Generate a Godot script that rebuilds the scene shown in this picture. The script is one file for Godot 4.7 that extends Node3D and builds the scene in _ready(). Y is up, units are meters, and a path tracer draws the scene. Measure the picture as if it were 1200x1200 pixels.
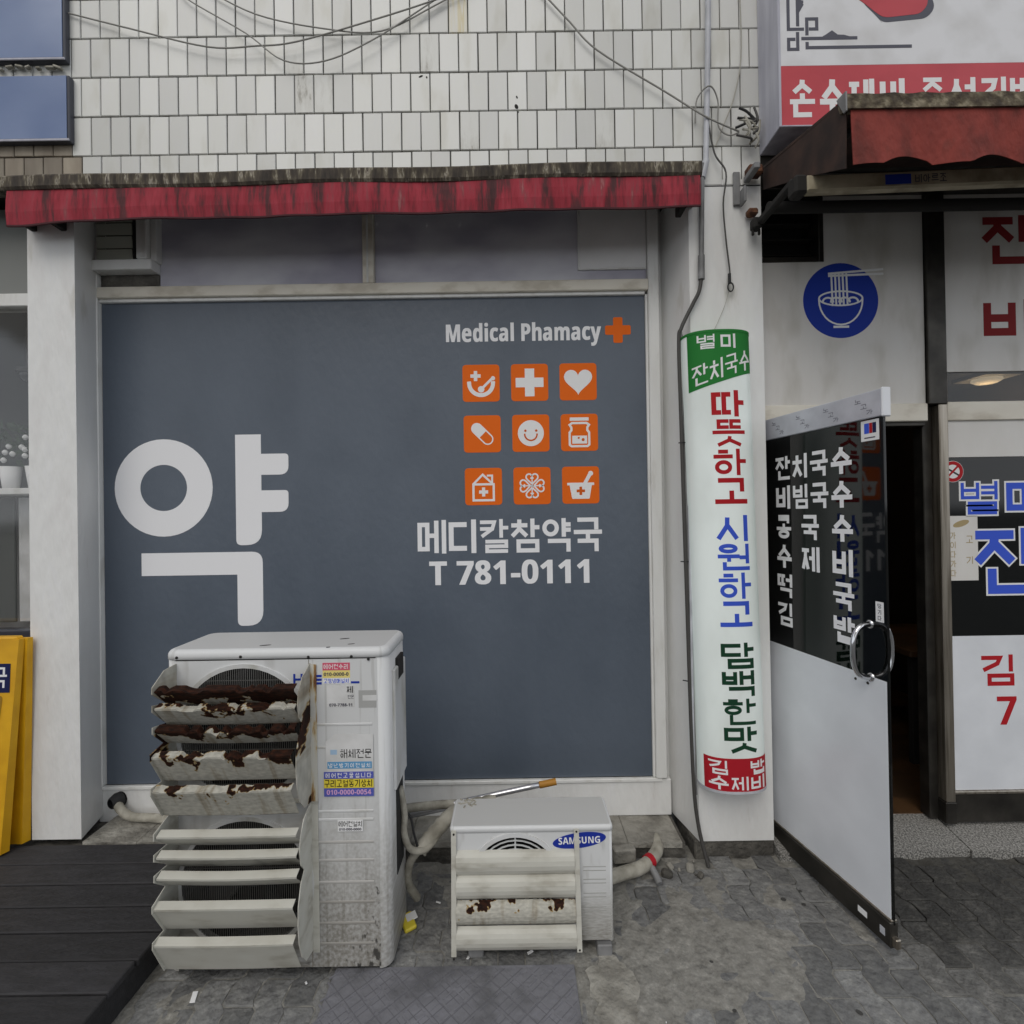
extends Node3D
# A pharmacy wall with two outdoor air conditioner units, and a noodle restaurant next door, seen from the pavement on an overcast day.

const FACE := -2.60   # plane of the pillars and of the tiled wall
const BACK := -2.83   # plane of the printed panel
const SHOP := -2.72   # plane of the restaurant front

var used := {}
var base_of := {}
var rng := RandomNumberGenerator.new()
var latin := SystemFont.new()
var M := {}


class MB:
	var st := SurfaceTool.new()
	func _init(smooth := false) -> void:
		st.begin(Mesh.PRIMITIVE_TRIANGLES)
		st.set_smooth_group(0 if smooth else -1)
	func smooth(on: bool) -> void:
		st.set_smooth_group(0 if on else -1)
	var tint = null   # an optional colour for each place
	func put(p: Vector3, u: Vector2) -> void:
		if tint != null: st.set_color(tint.call(p))
		st.set_uv(u)
		st.add_vertex(p)
	func tri(a: Vector3, b: Vector3, c: Vector3, ua := Vector2.ZERO, ub := Vector2.ZERO, uc := Vector2.ZERO) -> void:   # counterclockwise seen from the front
		put(a, ua)
		put(c, uc)
		put(b, ub)
	func quad(a: Vector3, b: Vector3, c: Vector3, d: Vector3, ua := Vector2.ZERO, ub := Vector2.ZERO, uc := Vector2.ZERO, ud := Vector2.ZERO) -> void:
		tri(a, b, c, ua, ub, uc)
		tri(a, c, d, ua, uc, ud)
	func hull8(p: Array) -> void:   # p: bottom four counterclockwise seen from above, then the top four
		quad(p[3], p[2], p[1], p[0]); quad(p[4], p[5], p[6], p[7])
		for i in 4:
			var j: int = (i + 1) % 4
			quad(p[i], p[j], p[4 + j], p[4 + i])
	func box(c: Vector3, s: Vector3, b := Basis()) -> void:
		var p := []
		for y in [-0.5, 0.5]:
			for q in [[-0.5, 0.5], [0.5, 0.5], [0.5, -0.5], [-0.5, -0.5]]:
				p.append(c + b * Vector3(q[0] * s.x, y * s.y, q[1] * s.z))
		hull8(p)
	func cbox(c: Vector3, s: Vector3, h: float, b := Basis()) -> void:   # a box with chamfered edges
		var q := s / 2.0
		var f := func(x: float, y: float, z: float) -> Vector3: return c + b * Vector3(x, y, z)
		var i := q - Vector3.ONE * h
		for sg in [-1.0, 1.0]:
			var fl: bool = sg < 0
			var r := [[-1, -1], [1, -1], [1, 1], [-1, 1]]
			if fl: r.reverse()
			quad(f.call(i.x * r[0][0], i.y * r[0][1], q.z * sg), f.call(i.x * r[1][0], i.y * r[1][1], q.z * sg), f.call(i.x * r[2][0], i.y * r[2][1], q.z * sg), f.call(i.x * r[3][0], i.y * r[3][1], q.z * sg))
			quad(f.call(q.x * sg, i.y * r[0][0], i.z * r[0][1]), f.call(q.x * sg, i.y * r[1][0], i.z * r[1][1]), f.call(q.x * sg, i.y * r[2][0], i.z * r[2][1]), f.call(q.x * sg, i.y * r[3][0], i.z * r[3][1]))
			quad(f.call(i.x * r[0][1], q.y * sg, i.z * r[0][0]), f.call(i.x * r[1][1], q.y * sg, i.z * r[1][0]), f.call(i.x * r[2][1], q.y * sg, i.z * r[2][0]), f.call(i.x * r[3][1], q.y * sg, i.z * r[3][0]))
		for a in [-1.0, 1.0]:
			for d in [-1.0, 1.0]:
				edge(f.call(i.x, q.y * a, i.z * d), f.call(-i.x, q.y * a, i.z * d), f.call(-i.x, i.y * a, q.z * d), f.call(i.x, i.y * a, q.z * d), a * d > 0)
				edge(f.call(q.x * a, i.y, i.z * d), f.call(q.x * a, -i.y, i.z * d), f.call(i.x * a, -i.y, q.z * d), f.call(i.x * a, i.y, q.z * d), a * d < 0)
				edge(f.call(q.x * a, i.y * d, i.z), f.call(q.x * a, i.y * d, -i.z), f.call(i.x * a, q.y * d, -i.z), f.call(i.x * a, q.y * d, i.z), a * d > 0)
				for e in [-1.0, 1.0]:
					var t := [f.call(q.x * a, i.y * d, i.z * e), f.call(i.x * a, q.y * d, i.z * e), f.call(i.x * a, i.y * d, q.z * e)]
					if a * d * e > 0: tri(t[0], t[1], t[2])
					else: tri(t[0], t[2], t[1])
	func edge(a: Vector3, b: Vector3, c: Vector3, d: Vector3, flip: bool) -> void:
		if flip: quad(a, b, c, d)
		else: quad(d, c, b, a)
	func tube(pts: PackedVector3Array, r: float, sides := 8, r_of = null) -> void:
		smooth(true)
		var n := pts.size()
		var t := (pts[1] - pts[0]).normalized()
		var u := t.cross(Vector3.UP if absf(t.y) < 0.9 else Vector3.RIGHT).normalized()
		var rings := []
		for i in n:
			var t2 := (pts[mini(i + 1, n - 1)] - pts[maxi(i - 1, 0)]).normalized()
			u = (u - t2 * u.dot(t2)).normalized()
			var v := t2.cross(u)
			var rr: float = r_of.call(i) if r_of != null else r
			var ring := []
			for k in sides:
				var a := TAU * k / sides
				ring.append(pts[i] + (u * cos(a) + v * sin(a)) * rr)
			rings.append(ring)
		for i in n - 1:
			for k in sides:
				var l: int = (k + 1) % sides
				quad(rings[i][k], rings[i][l], rings[i + 1][l], rings[i + 1][k])
		smooth(false)
		for k in sides:
			var l: int = (k + 1) % sides
			tri(pts[0], rings[0][l], rings[0][k])
			tri(pts[n - 1], rings[n - 1][k], rings[n - 1][l])
	func lathe(c: Vector3, prof: PackedVector2Array, sides := 24, b := Basis()) -> void:   # prof: (radius, height) from the bottom up, round b.y
		smooth(true)
		for i in prof.size() - 1:
			for k in sides:
				var a := TAU * k / sides
				var d := TAU * (k + 1) / sides
				var f := func(p: Vector2, w: float) -> Vector3: return c + b * Vector3(p.x * cos(w), p.y, -p.x * sin(w))
				quad(f.call(prof[i], a), f.call(prof[i], d), f.call(prof[i + 1], d), f.call(prof[i + 1], a))
		smooth(false)
	func plate(poly: PackedVector2Array, f: Callable, lo: float, hi: float) -> void:   # a flat shape with thickness; f(point, lift) gives its place
		var pl := poly
		if Geometry2D.is_polygon_clockwise(pl): pl.reverse()
		var t := Geometry2D.triangulate_polygon(pl)
		for i in range(0, t.size(), 3):
			var q := [pl[t[i]], pl[t[i + 1]], pl[t[i + 2]]]
			if (q[1] - q[0]).cross(q[2] - q[0]) < 0: q.reverse()
			tri(f.call(q[0], hi), f.call(q[1], hi), f.call(q[2], hi))
			tri(f.call(q[2], lo), f.call(q[1], lo), f.call(q[0], lo))
		for i in pl.size():
			var j: int = (i + 1) % pl.size()
			quad(f.call(pl[i], lo), f.call(pl[j], lo), f.call(pl[j], hi), f.call(pl[i], hi))
	func ribbon(pts: PackedVector2Array, hw: float, closed: bool, f: Callable, lift: float, seg := 0.0, square := 0.9) -> void:   # a stroke of even width, laid on the surface f
		var p := PackedVector2Array()
		var n := pts.size()
		for i in (n if closed else n - 1):
			var a := pts[i]
			var b := pts[(i + 1) % n]
			if not closed:
				var d := (b - a).normalized() * hw * square
				if i == 0: a -= d
				if i == n - 2: b += d
			var k := 1 if seg <= 0.0 else maxi(1, int(ceil(a.distance_to(b) / seg)))
			for j in k: p.append(a.lerp(b, float(j) / k))
			if not closed and i == n - 2: p.append(b)
		n = p.size()
		var L := []
		var R := []
		for i in n:
			var d0 := (p[i] - p[(i - 1 + n) % n]).normalized() if closed or i > 0 else (p[1] - p[0]).normalized()
			var d1 := (p[(i + 1) % n] - p[i]).normalized() if closed or i < n - 1 else d0
			var m := (d0 + d1).normalized()
			var w := Vector2(-m.y, m.x) * hw / maxf(0.35, m.dot(d0))
			L.append(p[i] + w); R.append(p[i] - w)
		for i in (n if closed else n - 1):
			var j: int = (i + 1) % n
			quad(f.call(R[i], lift), f.call(R[j], lift), f.call(L[j], lift), f.call(L[i], lift))
			quad(f.call(R[i], 0.0), f.call(R[j], 0.0), f.call(R[j], lift), f.call(R[i], lift))
			quad(f.call(L[j], 0.0), f.call(L[i], 0.0), f.call(L[i], lift), f.call(L[j], lift))
		if not closed:
			quad(f.call(L[0], 0.0), f.call(R[0], 0.0), f.call(R[0], lift), f.call(L[0], lift))
			quad(f.call(R[n - 1], 0.0), f.call(L[n - 1], 0.0), f.call(L[n - 1], lift), f.call(R[n - 1], lift))
	func done() -> ArrayMesh:
		st.generate_normals()
		return st.commit()


# ---- names, things, parts
func numbered(called: String) -> String:
	var k: int = used.get(called, 0)
	used[called] = k + 1
	return called if k == 0 else "%s_%03d" % [called, k]

func tag(o: Node3D, label: String, category: String, group := "") -> Node3D:
	o.set_meta("label", label)
	o.set_meta("category", category)
	if group: o.set_meta("group", group)
	return o

func thing(called: String, at: Vector3, label: String, category: String, group := "") -> Node3D:
	var o := Node3D.new()
	o.name = numbered(called)
	o.position = at
	add_child(o)
	base_of[o] = at
	return tag(o, label, category, group)

func obj(called: String, mesh: Mesh, m: Material, parent: Node3D = null, at = null) -> MeshInstance3D:   # shapes are made in metres of the place; at: where a shared shape goes
	var o := MeshInstance3D.new()
	o.mesh = mesh
	o.material_override = m
	o.name = numbered(called) if parent == null else called
	var off: Vector3 = Vector3.ZERO if parent == null else -base_of.get(parent, Vector3.ZERO)
	o.position = off + (at if at != null else Vector3.ZERO)
	base_of[o] = at if at != null else Vector3.ZERO
	(self if parent == null else parent).add_child(o, true)
	return o

func structure(o: Node3D) -> Node3D:
	o.set_meta("kind", "structure")
	return o

func part_box(called: String, parent: Node3D, m: Material, lo: Vector3, hi: Vector3, h := 0.003) -> MeshInstance3D:
	var b := MB.new()
	b.cbox((lo + hi) / 2.0, (hi - lo).abs(), h)
	return obj(called, b.done(), m, parent)

func flat(z: float) -> Callable:   # a wall that faces the street
	return func(p: Vector2, l: float) -> Vector3: return Vector3(p.x, p.y, z + l)

func on(t: Transform3D) -> Callable:
	return func(p: Vector2, l: float) -> Vector3: return t * Vector3(p.x, p.y, l)

func bend(pts: Array, n := 6) -> PackedVector3Array:   # a soft line through the points
	var out := PackedVector3Array()
	for i in pts.size() - 1:
		var a: Vector3 = pts[maxi(i - 1, 0)]
		var b: Vector3 = pts[i]
		var c: Vector3 = pts[i + 1]
		var d: Vector3 = pts[mini(i + 2, pts.size() - 1)]
		for k in n: out.append(b.cubic_interpolate(c, a, d, float(k) / n))
	out.append(pts[-1])
	return out

func rope(called: String, pts: Array, r: float, m: Material, parent: Node3D = null, sides := 8, n := 6) -> MeshInstance3D:
	var b := MB.new()
	b.tube(bend(pts, n), r, sides)
	return obj(called, b.done(), m, parent)

func rounded(pts: Array, radii: Array, n := 6) -> PackedVector2Array:   # a polygon with its corners rounded
	var out := PackedVector2Array()
	for i in pts.size():
		var p: Vector2 = pts[i]
		var a: Vector2 = pts[(i - 1 + pts.size()) % pts.size()]
		var b: Vector2 = pts[(i + 1) % pts.size()]
		var r: float = radii[i % radii.size()]
		if r <= 0.0:
			out.append(p)
			continue
		var p0 := p + (a - p).normalized() * r
		var p1 := p + (b - p).normalized() * r
		for k in n + 1:
			var t := float(k) / n
			out.append(p0.lerp(p, t).lerp(p.lerp(p1, t), t))
	return out

func disc(c: Vector2, rx: float, ry: float, n := 28, turn := 0.0) -> PackedVector2Array:
	var out := PackedVector2Array()
	for k in n:
		var a := TAU * k / n
		out.append(c + Vector2(rx * cos(a), ry * sin(a)).rotated(turn))
	return out

func rect(x0: float, y0: float, x1: float, y1: float) -> PackedVector2Array:
	return PackedVector2Array([Vector2(x0, y0), Vector2(x1, y0), Vector2(x1, y1), Vector2(x0, y1)])


# ---- materials
func c(r: float, g: float, b: float) -> Color:
	return Color(r / 255.0, g / 255.0, b / 255.0)

func paint(col: Color, rough := 0.6, metal := 0.0) -> StandardMaterial3D:
	var m := StandardMaterial3D.new()
	m.albedo_color = col
	m.roughness = rough
	m.metallic = metal
	return m

func noise(freq: float, sd: int, kind := FastNoiseLite.TYPE_SIMPLEX_SMOOTH, octaves := 5) -> FastNoiseLite:
	var n := FastNoiseLite.new()
	n.noise_type = kind
	n.frequency = freq
	n.seed = sd
	n.fractal_octaves = octaves
	return n

func noise_tex(n: FastNoiseLite, stops: Array, size := 512, bump := 0.0) -> NoiseTexture2D:
	var t := NoiseTexture2D.new()
	t.width = size; t.height = size
	t.seamless = true
	t.noise = n
	if bump > 0.0:
		t.as_normal_map = true
		t.bump_strength = bump
	else:
		var g := Gradient.new()
		var o := PackedFloat32Array()
		var cs := PackedColorArray()
		for s in stops:
			o.append(s[0]); cs.append(s[1])
		g.offsets = o; g.colors = cs
		t.color_ramp = g
	return t

func worn(stops: Array, freq: float, sd: int, rough: float, scale := Vector3.ONE, bump := 0.0, metal := 0.0, octaves := 5, size := 512, gain := 0.5) -> StandardMaterial3D:   # a colour that varies over the surface, in metres of the place
	var m := StandardMaterial3D.new()
	var nz := noise(freq, sd, FastNoiseLite.TYPE_SIMPLEX_SMOOTH, octaves)
	nz.fractal_gain = gain
	m.albedo_texture = noise_tex(nz, stops, size)
	m.uv1_triplanar = true
	m.uv1_world_triplanar = true
	m.uv1_scale = scale
	m.uv1_offset = Vector3(0.37, 0.11, 0.53) * (sd % 7)
	m.roughness = rough
	m.metallic = metal
	if bump > 0.0:
		m.normal_enabled = true
		m.normal_texture = grain
		m.normal_scale = bump
	return m

var grain: NoiseTexture2D


# ---- Korean letters: each syllable is put together from its strokes
const FINAL := {1: 0, 4: 2, 7: 3, 8: 5, 16: 6, 17: 7, 19: 9, 21: 11, 22: 12, 23: 14, 24: 15, 25: 16, 26: 17, 27: 18}

func add_stroke(out: Array, r: Rect2, pts: Array, closed := false) -> void:
	var p := PackedVector2Array()
	for q in pts: p.append(r.position + r.size * Vector2(q[0], q[1]))
	out.append([p, closed])

func consonant(k: int, r: Rect2, hw: float, out: Array, upright: bool) -> void:   # r: outer box, y down
	if k in [1, 4, 8, 10, 13]:
		var w := r.size.x * 0.49
		var one: int = {1: 0, 4: 3, 8: 7, 10: 9, 13: 12}[k]
		consonant(one, Rect2(r.position, Vector2(w, r.size.y)), hw, out, upright)
		consonant(one, Rect2(r.position + Vector2(r.size.x - w, 0), Vector2(w, r.size.y)), hw, out, upright)
		return
	var q := r.grow(-hw)
	match k:
		0, 15:
			add_stroke(out, q, [[0, 0], [1, 0], [1, 1]] if upright else [[0, 0], [0.97, 0], [0.82, 0.5], [0.1, 1]])
			if k == 15: add_stroke(out, q, [[0, 0.5], [0.8, 0.5]])
		2: add_stroke(out, q, [[0, 0], [0, 1], [1, 1]])
		3, 16:
			add_stroke(out, q, [[1, 0], [0, 0], [0, 1], [1, 1]])
			if k == 16: add_stroke(out, q, [[0, 0.5], [1, 0.5]])
		5: add_stroke(out, q, [[0, 0], [1, 0], [1, 0.5], [0, 0.5], [0, 1], [1, 1]])
		6: add_stroke(out, q, [[0, 0], [1, 0], [1, 1], [0, 1]], true)
		7:
			add_stroke(out, q, [[0, 0], [0, 1], [1, 1], [1, 0]])
			add_stroke(out, q, [[0, 0.46], [1, 0.46]])
		9:
			add_stroke(out, q, [[0.5, 0], [0.48, 0.35], [0.02, 1]])
			add_stroke(out, q, [[0.52, 0.36], [0.98, 1]])
		11: ring_stroke(out, q)
		12, 14:
			var s := q
			if k == 14:
				add_stroke(out, q, [[0.5, -0.05], [0.5, 0.1]])
				s = Rect2(q.position + Vector2(0, q.size.y * 0.26), Vector2(q.size.x, q.size.y * 0.74))
			add_stroke(out, s, [[0, 0], [1, 0]])
			add_stroke(out, s, [[0.5, 0.05], [0.47, 0.4], [0.02, 1]])
			add_stroke(out, s, [[0.53, 0.42], [0.98, 1]])
		17:
			add_stroke(out, q, [[0, 0], [1, 0]]); add_stroke(out, q, [[0, 1], [1, 1]])
			add_stroke(out, q, [[0.28, 0], [0.28, 1]]); add_stroke(out, q, [[0.72, 0], [0.72, 1]])
		18:
			add_stroke(out, q, [[0.3, -0.06], [0.7, -0.06]])
			add_stroke(out, q, [[0, 0.2], [1, 0.2]])
			ring_stroke(out, Rect2(q.position + q.size * Vector2(0.08, 0.5), q.size * Vector2(0.84, 0.54)))

func ring_stroke(out: Array, q: Rect2) -> void:
	out.append([disc(q.get_center(), q.size.x / 2.0, q.size.y / 2.0, 24), true])

func syllable(ch: String, bold: float, w: float, h: float) -> Array:   # [strokes in metres, y down from the top left; half width]
	var code := ch.unicode_at(0) - 0xAC00
	var lead := code / 588
	var vow := (code % 588) / 28
	var tail := code % 28
	var out := []
	var hw := minf(w, h) * 0.078 * bold
	var upright := vow in [8, 12, 13, 14, 17, 18]
	if tail: hw *= 0.86
	if lead == 18: hw *= 0.84
	if tail == 8: hw *= 0.86
	if vow == 18 and tail or vow == 5 or vow == 6 and tail: hw *= 0.9
	var R := func(x: float, y: float, a: float, b: float) -> Rect2: return Rect2(x * w, y * h, a * w, b * h)
	var tall := 0.56 if tail else 1.0
	if vow == 14:   # both a flat and an upright vowel
		consonant(lead, R.call(0.04, 0.0, 0.56, 0.36), hw, out, true)
		var q: Rect2 = R.call(0.0, 0.4, 0.66, 0.28).grow(-hw)
		add_stroke(out, q, [[0, 0], [1, 0]]); add_stroke(out, q, [[0.5, 0], [0.5, 1]])
		var v: Rect2 = R.call(0.62, 0.0, 0.34, 0.76).grow(-hw)
		add_stroke(out, v, [[1, 0], [1, 1]]); add_stroke(out, v, [[0.1, 0.72], [1, 0.72]])
		if tail: consonant(FINAL[tail], R.call(0.14, 0.68, 0.84, 0.32), hw, out, true)
	elif upright:
		if tail:
			consonant(lead, R.call(0.13, 0.0, 0.74, 0.36), hw, out, true)
			flat_vowel(vow, R.call(0.0, 0.36, 1.0, 0.29 if vow != 18 else 0.24), hw, out)
			consonant(FINAL[tail], R.call(0.13, 0.62, 0.74, 0.38), hw, out, true)
		else:
			consonant(lead, R.call(0.1, 0.0, 0.8, 0.52), hw, out, true)
			flat_vowel(vow, R.call(0.0, 0.46, 1.0, 0.5) if vow == 8 else R.call(0.0, 0.52, 1.0, 0.48), hw, out)
	else:
		var cw: float = {20: 0.64, 0: 0.58, 2: 0.58, 4: 0.52, 6: 0.5, 1: 0.44, 5: 0.42}.get(vow, 0.5)
		consonant(lead, R.call(0.0, 0.04 if tail else 0.08, cw, (0.56 if lead == 18 else 0.5) if tail else 0.84), hw, out, false)
		var v: Rect2 = R.call(cw + 0.05, 0.0, 0.95 - cw, tall).grow(-hw)
		match vow:
			0, 2:
				add_stroke(out, v, [[0.2, 0], [0.2, 1]])
				for y in ([0.46] if vow == 0 else [0.3, 0.66]): add_stroke(out, v, [[0.2, y], [1, y]])
			1: add_stroke(out, v, [[0.05, 0.02], [0.05, 0.98]]); add_stroke(out, v, [[0.05, 0.46], [0.95, 0.46]]); add_stroke(out, v, [[0.95, 0], [0.95, 1]])
			4, 6:
				add_stroke(out, v, [[1, 0], [1, 1]])
				for y in ([0.46] if vow == 4 else [0.3, 0.66]): add_stroke(out, v, [[0, y], [1, y]])
			5: add_stroke(out, v, [[0.3, 0.02], [0.3, 0.98]]); add_stroke(out, v, [[-0.15, 0.46], [0.3, 0.46]]); add_stroke(out, v, [[1, 0], [1, 1]])
			20: add_stroke(out, v, [[0.7, 0], [0.7, 1]])
		if tail: consonant(FINAL[tail], R.call(0.18, 0.61, 0.8, 0.39), hw, out, true)
	return [out, hw]

func flat_vowel(vow: int, r: Rect2, hw: float, out: Array) -> void:
	var q := r.grow(-hw)
	match vow:
		8: add_stroke(out, q, [[0, 1], [1, 1]]); add_stroke(out, q, [[0.5, 0], [0.5, 1]])
		13: add_stroke(out, q, [[0, 0], [1, 0]]); add_stroke(out, q, [[0.5, 0], [0.5, 1]])
		18: add_stroke(out, q, [[0, 0.5], [1, 0.5]])

func write_syllable(b: MB, ch: String, x: float, top: float, w: float, h: float, f: Callable, bold := 1.0, wider := 0.0, base := 0.0006, seg := 0.0) -> void:
	var s: Array = syllable(ch, bold, w, h)
	var lift := base
	for st in s[0]:
		var p := PackedVector2Array()
		for q in st[0]: p.append(Vector2(x + q.x, top - q.y))
		b.ribbon(p, s[1] + wider, st[1], f, lift, seg)
		lift += 0.00004

func letters(parent: Node3D, text: String, x: float, top: float, w: float, h: float, pitch: float, m: Material, f: Callable, bold := 1.0, seg := 0.0, down := false) -> void:   # one part per letter
	for i in text.length():
		if text[i] == " ": continue
		var b := MB.new()
		write_syllable(b, text[i], x + (0.0 if down else pitch * i), top - (pitch * i if down else 0.0), w, h, f, bold, 0.0, 0.0006, seg)
		obj("letter", b.done(), m, parent)

func line_of(parent: Node3D, text: String, x: float, top: float, w: float, h: float, pitch: float, m: Material, f: Callable, bold := 1.0, base := 0.0006) -> void:   # a whole small line as one part
	var b := MB.new()
	for i in text.length():
		if text[i] != " ": write_syllable(b, text[i], x + pitch * i, top, w, h, f, bold, 0.0, base)
	obj("lettering", b.done(), m, parent)

func latin_text(parent: Node3D, text: String, at: Transform3D, width: float, height: float, m: Material, called := "lettering", fat := 0.0) -> MeshInstance3D:   # at: middle of the line; height of a capital; fat: how much bolder
	var t := TextMesh.new()
	t.font = latin
	t.text = text
	t.font_size = 64
	t.pixel_size = 0.01
	t.depth = 0.02
	t.curve_step = 2.0
	var box := t.get_aabb()
	var mesh: Mesh = t
	var s := Vector3(width / box.size.x, height / 0.457, 0.04)
	if fat > 0.0:
		var st := SurfaceTool.new()
		st.begin(Mesh.PRIMITIVE_TRIANGLES)
		var k := 0
		for q in [Vector2(-1, -1), Vector2(1, 1), Vector2(-1, 1), Vector2(1, -1), Vector2(0, 0)]:
			st.append_from(t, 0, Transform3D(Basis(), Vector3(q.x * fat / s.x, q.y * fat * 0.7 / s.y, k * 0.0015)))
			k += 1
		mesh = st.commit()
	var o := obj(called, mesh, m, parent)
	o.transform = Transform3D(Basis(), o.position) * at * Transform3D(Basis.from_scale(s), Vector3(0, 0, 0.0006))
	return o


func rusty(sd: int, level: float) -> StandardMaterial3D:   # enamel that flakes from the top edge; u runs along the blade, v across it
	var w := 512
	var h := 96
	var im := Image.create(w, h, false, Image.FORMAT_RGB8)
	var a := noise(0.008, sd, FastNoiseLite.TYPE_SIMPLEX_SMOOTH, 4)
	var d := noise(0.06, sd + 9, FastNoiseLite.TYPE_SIMPLEX_SMOOTH, 3)
	for y in h:
		var v := float(y) / h
		for x in w:
			var k := a.get_noise_2d(x, y * 1.6) * 1.1 + d.get_noise_2d(x, y) * 0.17 + level - v * 1.25
			var g := d.get_noise_2d(x * 0.5 + 300, y * 1.5)
			var s := a.get_noise_2d(x * 2.5, y * 0.35 + 200)
			var col: Color
			if k > 0.0:
				col = Color(0.19, 0.098, 0.056) * (0.85 + 0.6 * g)
			elif k > -0.07:
				col = Color(0.55, 0.43, 0.24).lerp(Color(0.66, 0.63, 0.55), -k / 0.07)
			else:
				col = Color(0.70, 0.69, 0.65) * (0.98 + 0.12 * g) - Color(0.16, 0.19, 0.22) * maxf(0.0, s - 0.1) * 1.4
			im.set_pixel(x, y, Color(clampf(col.r, 0, 1), clampf(col.g, 0, 1), clampf(col.b, 0, 1)))
	var m := StandardMaterial3D.new()
	m.albedo_texture = ImageTexture.create_from_image(im)
	m.roughness = 0.8
	m.metallic_specular = 0.3
	return m


func make_materials() -> void:
	latin.font_names = PackedStringArray(["Droid Sans"])
	latin.font_weight = 700
	grain = noise_tex(noise(0.05, 3, FastNoiseLite.TYPE_SIMPLEX_SMOOTH, 5), [], 512, 6.0)
	# setting
	M.ground = worn([[0.0, c(70, 70, 68)], [1.0, c(92, 91, 88)]], 0.01, 5, 0.95, Vector3.ONE * 0.4)
	M.dirt = worn([[0.12, c(100, 98, 93)], [0.42, c(126, 124, 118)], [0.6, c(134, 132, 126)], [0.88, c(160, 157, 150)]], 0.009, 21, 0.95, Vector3.ONE * 0.6, 0.6, 0.0, 8, 2048, 0.8)
	M.paver = []
	for k in 4:
		var s: float = [0.86, 0.97, 1.02, 1.07][k]
		M.paver.append(worn([[0.12, c(96, 96, 96) * s], [0.45, c(116, 116, 115) * s], [0.62, c(122, 122, 120) * s], [0.88, c(146, 145, 142) * s]], 0.012, 30 + k, 0.92, Vector3.ONE * 0.8, 0.7, 0.0, 8, 1024, 0.78))
	M.tile = []
	for k in 5:
		var s: float = [0.92, 0.965, 1.0, 0.985, 0.945][k]
		M.tile.append(worn([[0.08, c(214, 213, 205) * s], [0.3, c(225, 225, 220) * s], [1.0, c(228, 228, 225) * s]], 0.006, 41 + k, 0.32, Vector3(1.3, 0.45, 1.3)))
	M.tile_stained = worn([[0.2, c(220, 218, 210)], [0.45, c(219, 214, 196)], [0.55, c(212, 199, 160)], [0.66, c(222, 219, 210)]], 0.03, 46, 0.4, Vector3(1.6, 0.1, 1.6))
	M.tile_dirty = worn([[0.1, c(150, 147, 138)], [0.3, c(204, 203, 197)], [0.6, c(218, 218, 213)], [1.0, c(222, 222, 218)]], 0.01, 47, 0.4, Vector3(1.6, 0.5, 1.6), 0.0, 0.0, 7, 512, 0.7)
	M.tile_brown = []
	for k in 3:
		var s: float = [0.9, 1.0, 1.08][k]
		M.tile_brown.append(worn([[0.2, c(132, 121, 106) * s], [0.8, c(154, 144, 128) * s]], 0.009, 48 + k, 0.5, Vector3(2, 0.5, 2)))
	M.grout = worn([[0.2, c(44, 42, 39)], [0.8, c(70, 67, 62)]], 0.01, 52, 0.95)
	M.white = worn([[0.05, c(206, 204, 198)], [0.18, c(224, 223, 221)], [0.5, c(228, 228, 226)], [0.9, c(230, 230, 229)]], 0.006, 55, 0.45, Vector3(0.9, 0.22, 0.9), 0.08, 0.0, 7, 1024, 0.5)
	M.white_alu = worn([[0.1, c(204, 202, 196)], [0.4, c(224, 224, 221)], [1.0, c(231, 231, 229)]], 0.006, 57, 0.4, Vector3(2, 0.5, 2))
	M.cream = worn([[0.1, c(196, 188, 172)], [0.4, c(222, 216, 202)], [1.0, c(230, 225, 213)]], 0.006, 58, 0.4, Vector3(1, 2, 2))
	M.panel_grey = worn([[0.1, c(83, 92, 104)], [0.5, c(87, 96, 108)], [0.95, c(91, 100, 112)]], 0.004, 60, 0.36, Vector3(0.8, 0.5, 0.8), 0.05)
	M.film = worn([[0.15, c(176, 174, 188)], [0.5, c(198, 197, 207)], [0.85, c(212, 212, 219)]], 0.004, 61, 0.12, Vector3(0.6, 1.2, 0.6))
	M.board_pale = worn([[0.1, c(224, 223, 222)], [0.9, c(235, 234, 234)]], 0.005, 62, 0.5)
	M.cement = worn([[0.15, c(112, 109, 102)], [0.5, c(140, 137, 129)], [0.9, c(160, 157, 149)]], 0.012, 63, 0.93, Vector3.ONE, 0.7)
	M.cement_dark = worn([[0.15, c(64, 62, 58)], [0.5, c(86, 83, 78)], [0.9, c(106, 103, 96)]], 0.012, 64, 0.95, Vector3.ONE, 0.8)
	M.granite = worn([[0.3, c(84, 83, 80)], [0.5, c(132, 130, 126)], [0.7, c(162, 160, 155)]], 0.09, 65, 0.6, Vector3.ONE * 2.0, 0.2)
	M.deck = []
	for k in 3:
		var s: float = [0.9, 1.0, 1.1][k]
		M.deck.append(worn([[0.2, c(38, 37, 38) * s], [0.5, c(42, 41, 43) * s], [0.8, c(48, 47, 49) * s]], 0.012, 66 + k, 0.8, Vector3(0.8, 3, 5), 0.4))
	M.plate = worn([[0.12, c(92, 92, 95)], [0.4, c(112, 112, 117)], [0.9, c(122, 122, 128)]], 0.008, 70, 0.6, Vector3.ONE * 0.8, 0.3, 0.0, 7)
	# metal and plastics
	M.steel = worn([[0.1, c(120, 112, 100)], [0.5, c(158, 150, 138)], [0.9, c(178, 170, 158)]], 0.01, 71, 0.32, Vector3(6, 0.3, 6), 0.0, 0.85)
	M.chrome = paint(c(215, 215, 218), 0.12, 1.0)
	M.dark_steel = worn([[0.1, c(52, 50, 47)], [0.9, c(78, 75, 70)]], 0.01, 72, 0.4, Vector3.ONE, 0.0, 0.7)
	M.black = paint(c(20, 20, 20), 0.6)
	M.soot = paint(c(34, 32, 30), 0.9)
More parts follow.
